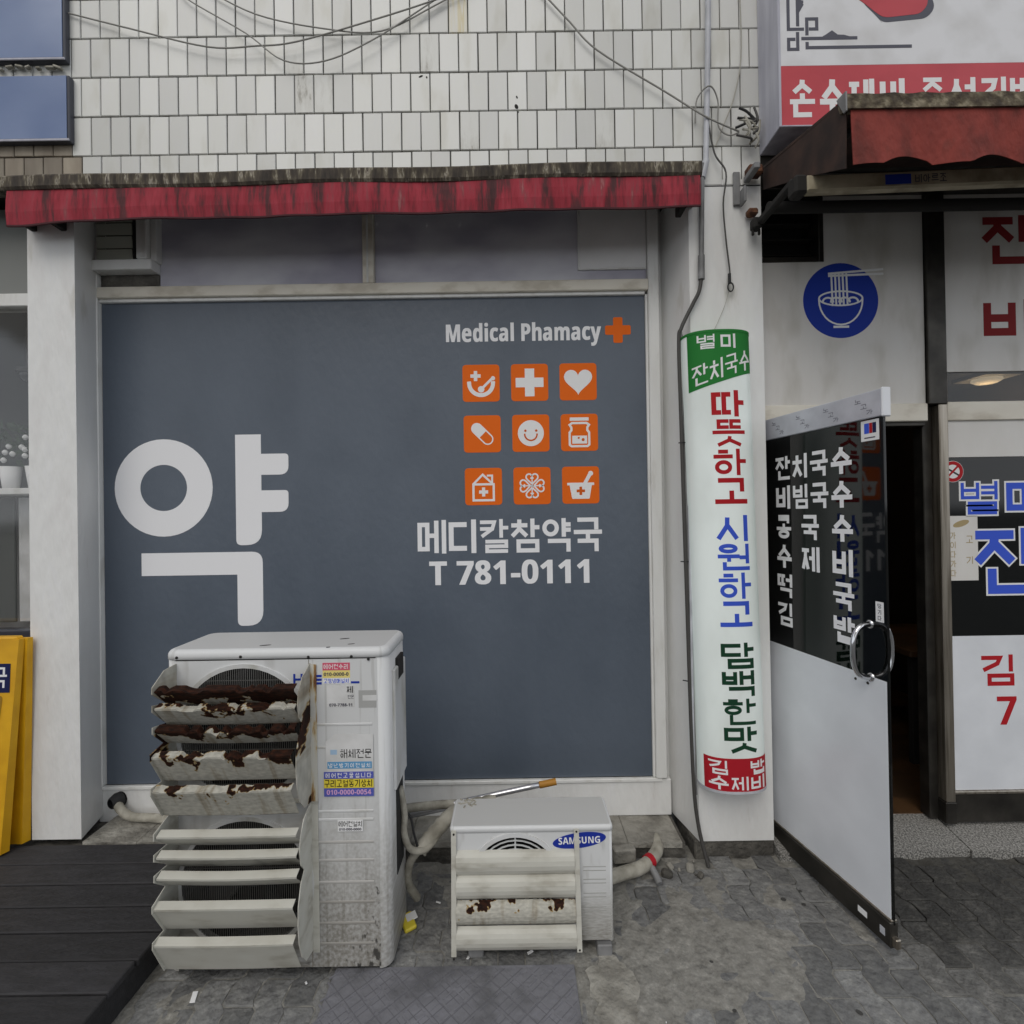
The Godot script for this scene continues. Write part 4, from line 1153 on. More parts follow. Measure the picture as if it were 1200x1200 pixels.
func build_awnings() -> void:
	# retracted red awning over the pharmacy
	var t := thing("red_awning", Vector3(-0.72, 3.3, -2.45), "long faded red awning rolled up over the pharmacy panel, under the tiles", "awning", "")
	var zf := -2.47
	var sweep := func(called: String, m: Material, prof: Array, x0: float, x1: float, n: int, sag: Callable) -> void:
		var b := MB.new()
		for i in n:
			var xa := lerpf(x0, x1, float(i) / n)
			var xb := lerpf(x0, x1, float(i + 1) / n)
			for k in prof.size() - 1:
				var P := func(x: float, q: Vector2) -> Vector3:
					var s: Vector2 = sag.call(x, q)
					return Vector3(x, q.y + s.y, q.x + s.x)
				b.quad(P.call(xa, prof[k + 1]), P.call(xb, prof[k + 1]), P.call(xb, prof[k]), P.call(xa, prof[k]))
		obj(called, b.done(), m, t)
	var tilt := func(x: float, _q: Vector2) -> Vector2: return Vector2(0, lerpf(-0.012, 0.012, (x + 2.33) / 3.23) + 0.004 * sin(x * 5.1))
	var wob := func(x: float, q: Vector2) -> Vector2:
		var k := clampf((3.37 - q.y) / 0.14, 0, 1)
		return Vector2(0.0035 * sin(x * 17.0 + sin(x * 5.0)) * k + 0.003 * sin(x * 7.0 + 1.0), lerpf(-0.012, 0.012, (x + 2.33) / 3.23) + (0.0012 * sin(x * 6.0) - 0.018 * smoothstep(-2.05, -2.43, x)) * k)
	sweep.call("cover_board", M.awning_cover, [Vector2(-2.6, 3.49), Vector2(zf - 0.02, 3.452), Vector2(zf - 0.004, 3.444), Vector2(zf, 3.436), Vector2(zf, 3.388), Vector2(zf - 0.008, 3.376), Vector2(zf - 0.02, 3.374), Vector2(-2.6, 3.42)], -2.56, 0.948, 24, tilt)
	sweep.call("valance", M.awning, [Vector2(zf - 0.012, 3.382), Vector2(zf - 0.006, 3.33), Vector2(zf - 0.004, 3.28), Vector2(zf - 0.01, 3.224), Vector2(zf - 0.0135, 3.224), Vector2(zf - 0.008, 3.28), Vector2(zf - 0.01, 3.33), Vector2(zf - 0.016, 3.382)], -2.432, 0.939, 160, wob)
	sweep.call("hem", M.awning_trim, [Vector2(zf - 0.0075, 3.227), Vector2(zf - 0.0075, 3.219), Vector2(zf - 0.016, 3.219), Vector2(zf - 0.016, 3.227)], -2.432, 0.939, 160, wob)
	var roll := MB.new()
	roll.tube(PackedVector3Array([Vector3(-2.42, 3.325, -2.535), Vector3(0.93, 3.348, -2.535)]), 0.036, 14)
	obj("fabric_roll", roll.done(), M.awning, t)
	for q in [[-2.41, 3.255], [-2.26, 3.255], [0.87, 3.275]]:
		var b := MB.new()
		b.cbox(Vector3(q[0], q[1], -2.56), Vector3(0.03, 0.05, 0.09), 0.004)
		obj("bracket", b.done(), M.soot, t)
	for x in [-2.434, 0.941]:
		var b := MB.new()
		b.plate(PackedVector2Array([Vector2(-2.6, 3.415), Vector2(-2.49, 3.37), Vector2(-2.49, 3.29), Vector2(-2.6, 3.30)]), func(p: Vector2, l: float) -> Vector3: return Vector3(x + l, p.y, p.x), -0.002, 0.002)
		obj("side_plate", b.done(), M.soot, t)

	# old open awning over the restaurant
	var a := thing("old_awning", Vector3(2.2, 3.3, -2.3), "old dull red awning with a scalloped edge sheltering the restaurant front", "awning")
	var x0 := 1.312
	var x1 := 3.5
	var b2 := MB.new()
	b2.hull8([Vector3(x0, 3.325, -1.96), Vector3(x1, 3.325, -1.96), Vector3(x1, 3.475, -2.58), Vector3(1.29, 3.475, -2.58), Vector3(x0, 3.337, -1.96), Vector3(x1, 3.337, -1.96), Vector3(x1, 3.487, -2.58), Vector3(1.29, 3.487, -2.58)])
	obj("roof_sheet", b2.done(), M.sheet_brown, a)
	var e := MB.new()   # mossy edge board, rough along its top
	for i in 60:
		var xa := lerpf(x0 - 0.012, x1, i / 60.0)
		var xb := lerpf(x0 - 0.012, x1, (i + 1) / 60.0)
		var ha := 3.336 + 0.002 * sin(i * 1.7) + 0.0015 * sin(i * 4.1)
		var hb := 3.336 + 0.002 * sin((i + 1) * 1.7) + 0.0015 * sin((i + 1) * 4.1)
		e.hull8([Vector3(xa, 3.278, -1.942), Vector3(xb, 3.278, -1.942), Vector3(xb, 3.285, -1.985), Vector3(xa, 3.285, -1.985), Vector3(xa, ha, -1.945), Vector3(xb, hb, -1.945), Vector3(xb, hb + 0.006, -2.0), Vector3(xa, ha + 0.006, -2.0)])
	obj("edge_board", e.done(), M.mossy, a)
	var cap := MB.new()
	cap.plate(PackedVector2Array([Vector2(-1.94, 3.342), Vector2(-1.94, 3.268), Vector2(-1.955, 3.268), Vector2(-1.995, 3.348)]), func(p: Vector2, l: float) -> Vector3: return Vector3(x0 - 0.015 + l, p.y, p.x), -0.003, 0.003)
	obj("edge_cap", cap.done(), M.pipe_dark, a)
	var v := MB.new(true)
	var n := 120
	var rowsv := 6
	var Q := func(i: int, j: int) -> Vector3:
		var x := lerpf(x0 + 0.008, x1, float(i) / n)
		var ph := fposmod((x - x0) / 0.335 + 0.06, 1.0)
		var bottom := 3.062 + 0.036 * pow(maxf(0.0, sin(PI * clampf((ph - 0.42) / 0.62, 0, 1))), 0.9)
		var k := float(j) / rowsv
		return Vector3(x, lerpf(3.285, bottom, k), -1.952 + 0.012 * sin((x - x0) * 18.0) * k + 0.008 * k)
	for i in n:
		for j in rowsv:
			v.quad(Q.call(i, j + 1), Q.call(i + 1, j + 1), Q.call(i + 1, j), Q.call(i, j))
			v.quad(Q.call(i, j) - Vector3(0, 0, 0.003), Q.call(i + 1, j) - Vector3(0, 0, 0.003), Q.call(i + 1, j + 1) - Vector3(0, 0, 0.003), Q.call(i, j + 1) - Vector3(0, 0, 0.003))
	obj("valance", v.done(), M.awning_old, a)
	var sd := MB.new()   # sheet at the left end
	sd.plate(PackedVector2Array([Vector2(-1.965, 3.33), Vector2(-1.975, 3.07), Vector2(-2.2, 3.19), Vector2(-2.575, 3.37), Vector2(-2.575, 3.474)]), func(p: Vector2, l: float) -> Vector3: return Vector3(lerpf(x0, 1.293, (-1.965 - p.x) / 0.61) + l, p.y, p.x), 0.0, 0.004)
	obj("end_sheet", sd.done(), M.sheet_brown, a)
	for q in [[1.45, 0.0], [3.1, 0.0]]:
		var r := MB.new()
		r.tube(PackedVector3Array([Vector3(q[0], 3.42, -2.55), Vector3(q[0], 3.31, -1.99)]), 0.016, 8)
		obj("rafter", r.done(), M.soot, a)
	# folded arm with a maker's label
	var m := thing("awning_arm", Vector3(1.9, 3.22, -2.35), "cream folding awning arm with a blue label under the old awning", "awning arm")
	var ar := MB.new()
	var dir := Vector3(1.0, 0.026, 0.0).normalized()
	var bs := Basis(dir, Vector3.UP, dir.cross(Vector3.UP)).orthonormalized()
	ar.cbox(Vector3(2.1, 3.168, -2.2), Vector3(1.64, 0.072, 0.045), 0.008, bs)
	var arm := obj("arm_tube", ar.done(), M.cream_dirty, m)
	var at := Transform3D(bs, Vector3(2.1, 3.168, -2.2) + bs.z * 0.0225)
	var lab := MB.new()
	lab.plate(rect(-0.485, -0.022, -0.375, 0.020), on(at), 0.0, 0.0006)
	obj("blue_mark", lab.done(), M.blue_disc, arm)
	line_of(arm, "비아르조", -0.358, 0.017, 0.03, 0.036, 0.035, M.sign_ink, on(at), 0.8)
	var el := MB.new()
	el.cbox(Vector3(1.262, 3.148, -2.215), Vector3(0.06, 0.085, 0.07), 0.012)
	el.cbox(Vector3(1.255, 3.185, -2.38), Vector3(0.034, 0.036, 0.30), 0.008)
	obj("elbow", el.done(), M.soot, m)
	var rear := MB.new()
	rear.tube(PackedVector3Array([Vector3(1.26, 3.215, -2.47), Vector3(3.4, 3.215, -2.47)]), 0.028, 10)
	obj("square_bar", rear.done(), M.soot, m)
	var pl := MB.new()
	pl.cbox(Vector3(1.165, 3.385, -2.59), Vector3(0.034, 0.17, 0.012), 0.003)
	pl.cbox(Vector3(1.185, 3.33, -2.56), Vector3(0.012, 0.08, 0.05), 0.003)
	pl.cbox(Vector3(1.21, 3.42, -2.52), Vector3(0.03, 0.03, 0.12), 0.004)
	obj("wall_plate", pl.done(), M.pipe_dark, m)
	var rb := MB.new()
	rb.cbox(Vector3(1.235, 3.445, -2.55), Vector3(0.075, 0.05, 0.06), 0.01)
	obj("rusty_knuckle", rb.done(), M.rust, m)
	part_box("rusty_knuckle", m, M.rust, Vector3(1.205, 3.232, -2.59), Vector3(1.255, 3.266, -2.545), 0.008)
	var bt := MB.new()
	bt.cbox(Vector3(1.24, 3.18, -2.55), Vector3(0.045, 0.06, 0.05), 0.01)
	bt.cbox(Vector3(1.225, 3.14, -2.55), Vector3(0.012, 0.03, 0.012), 0.003)
	bt.cbox(Vector3(1.256, 3.142, -2.55), Vector3(0.012, 0.03, 0.012), 0.003)
	obj("clamp", bt.done(), M.soot, m)


func build_signs() -> void:
	# big sign over the restaurant
	var s := thing("restaurant_sign", Vector3(2.3, 3.55, -2.5), "large white box sign with a red lettered band over the old awning", "sign")
	var x0 := 1.288
	var z := -2.40
	part_box("box", s, M.sign_side, Vector3(x0, 3.556, -2.597), Vector3(3.6, 4.75, z - 0.004), 0.003)
	part_box("frame_edge", s, M.sign_side, Vector3(x0 - 0.002, 3.553, z - 0.02), Vector3(x0 + 0.010, 4.752, z + 0.004), 0.002)
	part_box("frame_edge", s, M.sign_side, Vector3(x0 + 0.0105, 3.553, z - 0.02), Vector3(3.6, 3.561, z + 0.004), 0.002)
	var face := part_box("white_face", s, M.sign_white, Vector3(x0 + 0.0105, 3.842, z - 0.0038), Vector3(3.6, 4.75, z + 0.0005), 0.0002)
	var band := part_box("red_band", s, M.sign_red, Vector3(x0 + 0.0105, 3.5615, z - 0.0038), Vector3(3.6, 3.8415, z + 0.0005), 0.0002)
	var f := flat(z + 0.0005)
	var xs := [1.337, 1.478, 1.616, 1.762, 1.950, 2.092, 2.240, 2.375, 2.52]
	for k in 8: letters(band, "손수제비즉석김밥"[k], xs[k], 3.776, 0.120, 0.178, 0.0, M.print_white, f, 1.45)
	# ornament of grey key lines
	var A := func(cx: float, cy: float) -> Vector2: return Vector2(1.337 + (cx / 3.0 - 125.0) * 0.004015, 3.771 - (cy / 3.0 - 95.0) * 0.00407 + 0.013)
	var o := MB.new()
	var lift := 0.0006
	for pts in [[[375, -260], [375, 115], [425, 115]], [[408, -200], [408, 100]], [[408, 20], [424, 20]], [[440, 132], [440, 80], [475, 80], [475, 115], [452, 115]], [[407, 130], [407, 185], [375, 185], [375, 150], [394, 150]], [[425, 148], [612, 148]], [[440, 165], [440, 180], [803, 180]]]:
		var q := PackedVector2Array()
		for p in pts: q.append(A.call(p[0], p[1]))
		o.ribbon(q, 0.0075, false, f, lift)
		lift += 0.00005
	o.plate(PackedVector2Array([A.call(482, 149), A.call(505, 136), A.call(528, 121), A.call(548, 136), A.call(570, 137), A.call(612, 149)]), f, 0.0, lift)
	o.plate(PackedVector2Array([A.call(412, 60), A.call(412, -20), A.call(428, 0), A.call(420, 20), A.call(430, 30)]), f, 0.0, lift + 0.0001)
	obj("ornament", o.done(), M.sign_ink, face)
	var sh := MB.new()   # the bowl on the sign, its lower edge
	sh.plate(rounded([A.call(705, 97), A.call(862, 84), A.call(893, 48), A.call(872, -20), A.call(860, -160), A.call(600, -60), A.call(640, 28), A.call(690, 78)], [0.03]), f, 0.0, 0.0008)
	obj("bowl_shadow", sh.done(), M.sign_ink, face)
	var bw := MB.new()
	bw.plate(rounded([A.call(715, 80), A.call(840, 68), A.call(868, 36), A.call(862, -20), A.call(840, -160), A.call(560, -160), A.call(575, -20), A.call(640, 26), A.call(694, 70)], [0.025]), f, 0.0, 0.0014)
	obj("bowl_picture", bw.done(), M.sign_red, face)
	var sp := MB.new()
	sp.plate(disc(A.call(735, -45), 0.085, 0.072, 24), f, 0.0, 0.002)
	obj("bowl_inside", sp.done(), M.sign_white, face)
	var sd := MB.new()
	sd.plate(disc(A.call(1095, -18), 0.07, 0.055, 24), f, 0.0, 0.0008)
	obj("dark_dish", sd.done(), M.sign_ink, face)

	# two blue boxes at the upper left
	for k in 2:
		var y: float = [3.665, 4.075][k]
		var h: float = [0.335, 0.62][k]
		var xr: float = [-2.196, -2.214][k]
		var g := thing("blue_sign_box", Vector3(-2.8, y, -2.5), ["lower and shorter of the two blue grey boxes on the tiled wall", "upper blue grey sign box cut by the top edge of the view, over its twin"][k], "sign box", "blue sign boxes on the tiled wall")
		part_box("box", g, M.sign_edge, Vector3(-3.9, y, -2.598), Vector3(xr, y + h, -2.567), 0.004)
		part_box("face", g, M.sign_blue, Vector3(-3.89, y + 0.012, -2.5665), Vector3(xr - 0.012, y + h - 0.006, -2.562), 0.001)
		part_box("rim", g, M.sign_side, Vector3(-3.9, y - 0.0005, -2.5668), Vector3(xr, y + 0.0115, -2.56), 0.002)
	var fl := MB.new()
	for k in 8: fl.cbox(Vector3(-2.26 - k * 0.05 + rng.randf_range(-0.01, 0.01), 4.05 + rng.randf_range(-0.008, 0.006), -2.58), Vector3(rng.randf_range(0.02, 0.05), 0.012, 0.02), 0.003, Basis(Vector3.FORWARD, rng.randf_range(-0.5, 0.5)))
	var rag := obj("torn_sealant", fl.done(), M.hose)
	tag(rag, "flaking strip of old sealant in the gap between the blue boxes", "sealant")
	rag.set_meta("kind", "stuff")


func holed(b: MB, x0: float, x1: float, y0: float, y1: float, p: Vector2, r: float, z: float, xr: float, yb: float, yt: float) -> void:   # a front with a round opening
	var n := 48
	var far := func(a: float) -> Vector2:
		var d := Vector2(cos(a), sin(a))
		var t := 1e9
		if d.x > 1e-6: t = minf(t, (x1 - p.x) / d.x)
		if d.x < -1e-6: t = minf(t, (x0 - p.x) / d.x)
		if d.y > 1e-6: t = minf(t, (y1 - p.y) / d.y)
		if d.y < -1e-6: t = minf(t, (y0 - p.y) / d.y)
		return p + d * t
	var angles := []
	for k in n: angles.append(TAU * k / n)
	for q in [Vector2(x0, y0), Vector2(x1, y0), Vector2(x1, y1), Vector2(x0, y1)]: angles.append(fposmod((q - p).angle(), TAU))
	angles.sort()
	for k in angles.size():
		var a: float = angles[k]
		var c2: float = angles[(k + 1) % angles.size()]
		var i0 := p + Vector2(cos(a), sin(a)) * r
		var i1 := p + Vector2(cos(c2), sin(c2)) * r
		var o0: Vector2 = far.call(a)
		var o1: Vector2 = far.call(c2)
		var uv := func(q: Vector2) -> Vector2: return Vector2((q.x - x0) / (xr - x0), 1.0 - (q.y - yb) / (yt - yb))
		b.quad(Vector3(i0.x, i0.y, z), Vector3(o0.x, o0.y, z), Vector3(o1.x, o1.y, z), Vector3(i1.x, i1.y, z), uv.call(i0), uv.call(o0), uv.call(o1), uv.call(i1))
		b.quad(Vector3(i1.x, i1.y, z), Vector3(i1.x, i1.y, z - 0.03), Vector3(i0.x, i0.y, z - 0.03), Vector3(i0.x, i0.y, z))

func fan_of(parent: Node3D, p: Vector2, r: float, z: float, upright_wires: bool) -> void:
	var k := MB.new()
	k.plate(disc(p, r * 1.0, r * 1.0, 32), flat(z - 0.13), -0.004, 0.0)
	obj("fan_recess", k.done(), M.hollow, parent)
	var f := MB.new()
	for i in 4:
		var a := TAU * i / 4 + 0.5
		var pts := []
		for q in [[0.06, -0.25], [0.9, -0.42], [0.93, 0.32], [0.06, 0.2]]:
			pts.append(Vector3(p.x, p.y, z - 0.085) + Vector3(q[0] * r * cos(a + q[1] * 0.9), q[0] * r * sin(a + q[1] * 0.9), 0.03 * signf(q[1]) ))
		f.quad(pts[0], pts[1], pts[2], pts[3])
	f.lathe(Vector3(p.x, p.y, z - 0.1), PackedVector2Array([Vector2(0.05, 0.0), Vector2(0.045, 0.05), Vector2(0.0, 0.06)]), 16, Basis(Vector3.RIGHT, PI / 2))
	obj("fan", f.done(), M.fan, parent)
	var g := MB.new()
	if upright_wires:
		for i in 61:
			var x := lerpf(-r, r, (i + 0.5) / 61.0)
			var h := sqrt(r * r - x * x)
			g.box(Vector3(p.x + x, p.y, z + 0.004), Vector3(0.0022, h * 2, 0.0022))
		for i in 4:
			var y := lerpf(-0.8, 0.8, i / 3.0) * r
			var h := sqrt(r * r - y * y)
			g.box(Vector3(p.x, p.y + y, z + 0.0015), Vector3(h * 2, 0.003, 0.0024))
	else:
		for i in 9:
			var q := disc(p, r * (0.2 + 0.1 * i), r * (0.2 + 0.1 * i), 32)
			g.ribbon(q, 0.0022, true, flat(z - 0.004), 0.004 + i * 0.0001)
		for i in 8:
			var a := TAU * i / 8
			g.ribbon(PackedVector2Array([p + Vector2(cos(a), sin(a)) * r * 0.2, p + Vector2(cos(a), sin(a)) * r]), 0.003, false, flat(z - 0.006), 0.004)
		g.plate(disc(p, r * 0.2, r * 0.2, 20), flat(z - 0.004), 0.0, 0.004)
	var o := obj("fan_grille", g.done(), M.wire if upright_wires else M.grille_pale, parent)
	var w := MB.new()
	w.ribbon(disc(p, r + 0.006, r + 0.006, 48), 0.008, true, flat(z), 0.006)
	obj("fan_ring", w.done(), M.enamel, o)

func shell(x0: float, x1: float, y0: float, y1: float, zf: float, zb: float, r: float, lid: float) -> ArrayMesh:   # sides, back and rounded lid of an outdoor unit; the front is left to its panel
	var b := MB.new(true)
	var plan := []   # from the front right corner round the back to the front left corner
	var corners := [[x1, zf, 1, 1], [x1, zb, 1, -1], [x0, zb, -1, -1], [x0, zf, -1, 1]]
	for cn in corners:
		var cx: float = cn[0] - cn[2] * r
		var cz: float = cn[1] - cn[3] * r
		for k in 7:
			var t := PI / 2 * k / 6.0
			var a: float
			match corners.find(cn):
				0: a = PI / 2 - t
				1: a = -t
				2: a = -PI / 2 - t
				_: a = PI - t
			plan.append([Vector2(cx, cz), Vector2(cos(a), sin(a))])
	var n := plan.size()
	var soft := minf(0.022, r * 0.75)
	var prof := [[0.0, y0]]
	prof.append([0.0, y1 - lid - 0.001]); prof.append([-0.003, y1 - lid]); prof.append([0.003, y1 - lid + 0.002])
	for k in 6:
		var t := PI / 2 * k / 5.0
		prof.append([0.003 - soft * (1.0 - cos(t)), y1 - soft + soft * sin(t)])
	var P := func(i: int, j: int) -> Vector3:
		var q: Array = plan[i]
		var v: Vector2 = q[0] + q[1] * (r + prof[j][0])
		return Vector3(v.x, prof[j][1], v.y)
	for i in n:
		var l: int = (i + 1) % n
		for j in prof.size() - 1:
			if i == n - 1 and j < 2: continue   # the front below the lid stays open
			var ua := float(i) / n
			var ub := float(i + 1) / n
			var va: float = clampf(1.0 - (prof[j][1] - y0) / (y1 - y0), 0.002, 1.0)
			var vb: float = clampf(1.0 - (prof[j + 1][1] - y0) / (y1 - y0), 0.002, 1.0)
			b.quad(P.call(l, j), P.call(i, j), P.call(i, j + 1), P.call(l, j + 1), Vector2(ub, va), Vector2(ua, va), Vector2(ua, vb), Vector2(ub, vb))
	b.smooth(false)
	var m := prof.size() - 1
	var mid := Vector3((x0 + x1) / 2.0, y1, (zf + zb) / 2.0)
	for i in n: b.tri(mid, P.call(i, m), P.call((i + 1) % n, m))
	return b.done()

func blade(prof: Array, x0: float, x1: float, thick: float, bow := 0.0, n := 10, rag := 0.0, sd := 1) -> ArrayMesh:   # prof: (z, y) from the top edge down; u along, v across
	var b := MB.new()
	var bite := noise(4.5, sd, FastNoiseLite.TYPE_SIMPLEX_SMOOTH, 3)   # rust has eaten into the top edge
	var eaten := func(k: int, u: float) -> float: return rag * smoothstep(0.02, 0.3, bite.get_noise_2d(u * 2.0, sd)) if k < 2 else 0.0
	var len := 0.0
	for k in prof.size() - 1: len += prof[k].distance_to(prof[k + 1])
	for side in 2:
		var run := 0.0
		for k in prof.size() - 1:
			var a: Vector2 = prof[k]
			var d: Vector2 = prof[k + 1]
			var v0 := run / len
			run += a.distance_to(d)
			var v1 := run / len
			for i in n:
				var ua := float(i) / n
				var ub := float(i + 1) / n
				var P := func(q: Vector2, u: float) -> Vector3: return Vector3(lerpf(x0, x1, u), q.y - bow * sin(PI * u) - (thick if side else 0.0) - eaten.call(0 if q == prof[0] else 1 if q == prof[1] else 2, u), q.x - (thick if side else 0.0))
				if side == 0: b.quad(P.call(d, ua), P.call(d, ub), P.call(a, ub), P.call(a, ua), Vector2(ua, v1), Vector2(ub, v1), Vector2(ub, v0), Vector2(ua, v0))
				else: b.quad(P.call(a, ua), P.call(a, ub), P.call(d, ub), P.call(d, ua), Vector2(ua, v0), Vector2(ub, v0), Vector2(ub, v1), Vector2(ua, v1))
	for k in [0, prof.size() - 1]:
		var q: Vector2 = prof[k]
		var A := func(x: float, t: float, u: float) -> Vector3: return Vector3(x, q.y - t - bow * sin(PI * u) - eaten.call(k, u), q.x - t)
		for i in n:
			var ua := float(i) / n
			var ub := float(i + 1) / n
			var v := 0.0 if k == 0 else 1.0
			b.quad(A.call(lerpf(x0, x1, ua), thick, ua), A.call(lerpf(x0, x1, ub), thick, ub), A.call(lerpf(x0, x1, ub), 0.0, ub), A.call(lerpf(x0, x1, ua), 0.0, ua), Vector2(ua, v), Vector2(ub, v), Vector2(ub, v), Vector2(ua, v))
	return b.done()

func cheek(pts: Array, x: float, thick: float) -> ArrayMesh:   # pts in (z, y)
	var b := MB.new()
	var poly := PackedVector2Array(pts)
	if Geometry2D.is_polygon_clockwise(poly): poly.reverse()
	var t := Geometry2D.triangulate_polygon(poly)
	var uv := func(q: Vector2) -> Vector2: return Vector2((q.y - 0.1) * 0.9, 0.15 + (q.x + 1.99) * 2.2)
	for s in [-1.0, 1.0]:
		for i in range(0, t.size(), 3):
			var q := [poly[t[i]], poly[t[i + 1]], poly[t[i + 2]]]
			var P := func(v: Vector2) -> Vector3: return Vector3(x + s * thick / 2, v.y, v.x)
			if s < 0: b.tri(P.call(q[0]), P.call(q[1]), P.call(q[2]), uv.call(q[0]), uv.call(q[1]), uv.call(q[2]))
			else: b.tri(P.call(q[2]), P.call(q[1]), P.call(q[0]), uv.call(q[2]), uv.call(q[1]), uv.call(q[0]))
	for i in poly.size():
		var p := poly[i]
		var q := poly[(i + 1) % poly.size()]
		b.quad(Vector3(x + thick / 2, p.y, p.x), Vector3(x + thick / 2, q.y, q.x), Vector3(x - thick / 2, q.y, q.x), Vector3(x - thick / 2, p.y, p.x), uv.call(p), uv.call(q), uv.call(q), uv.call(p))
	return b.done()


func sticker(parent: Node3D, x0: float, x1: float, y0: float, y1: float, z: float, m: Material) -> MeshInstance3D:
	var b := MB.new()
	b.plate(rect(x0, y0, x1, y1), flat(z), 0.0, 0.0006)
	return obj("sticker", b.done(), m, parent)

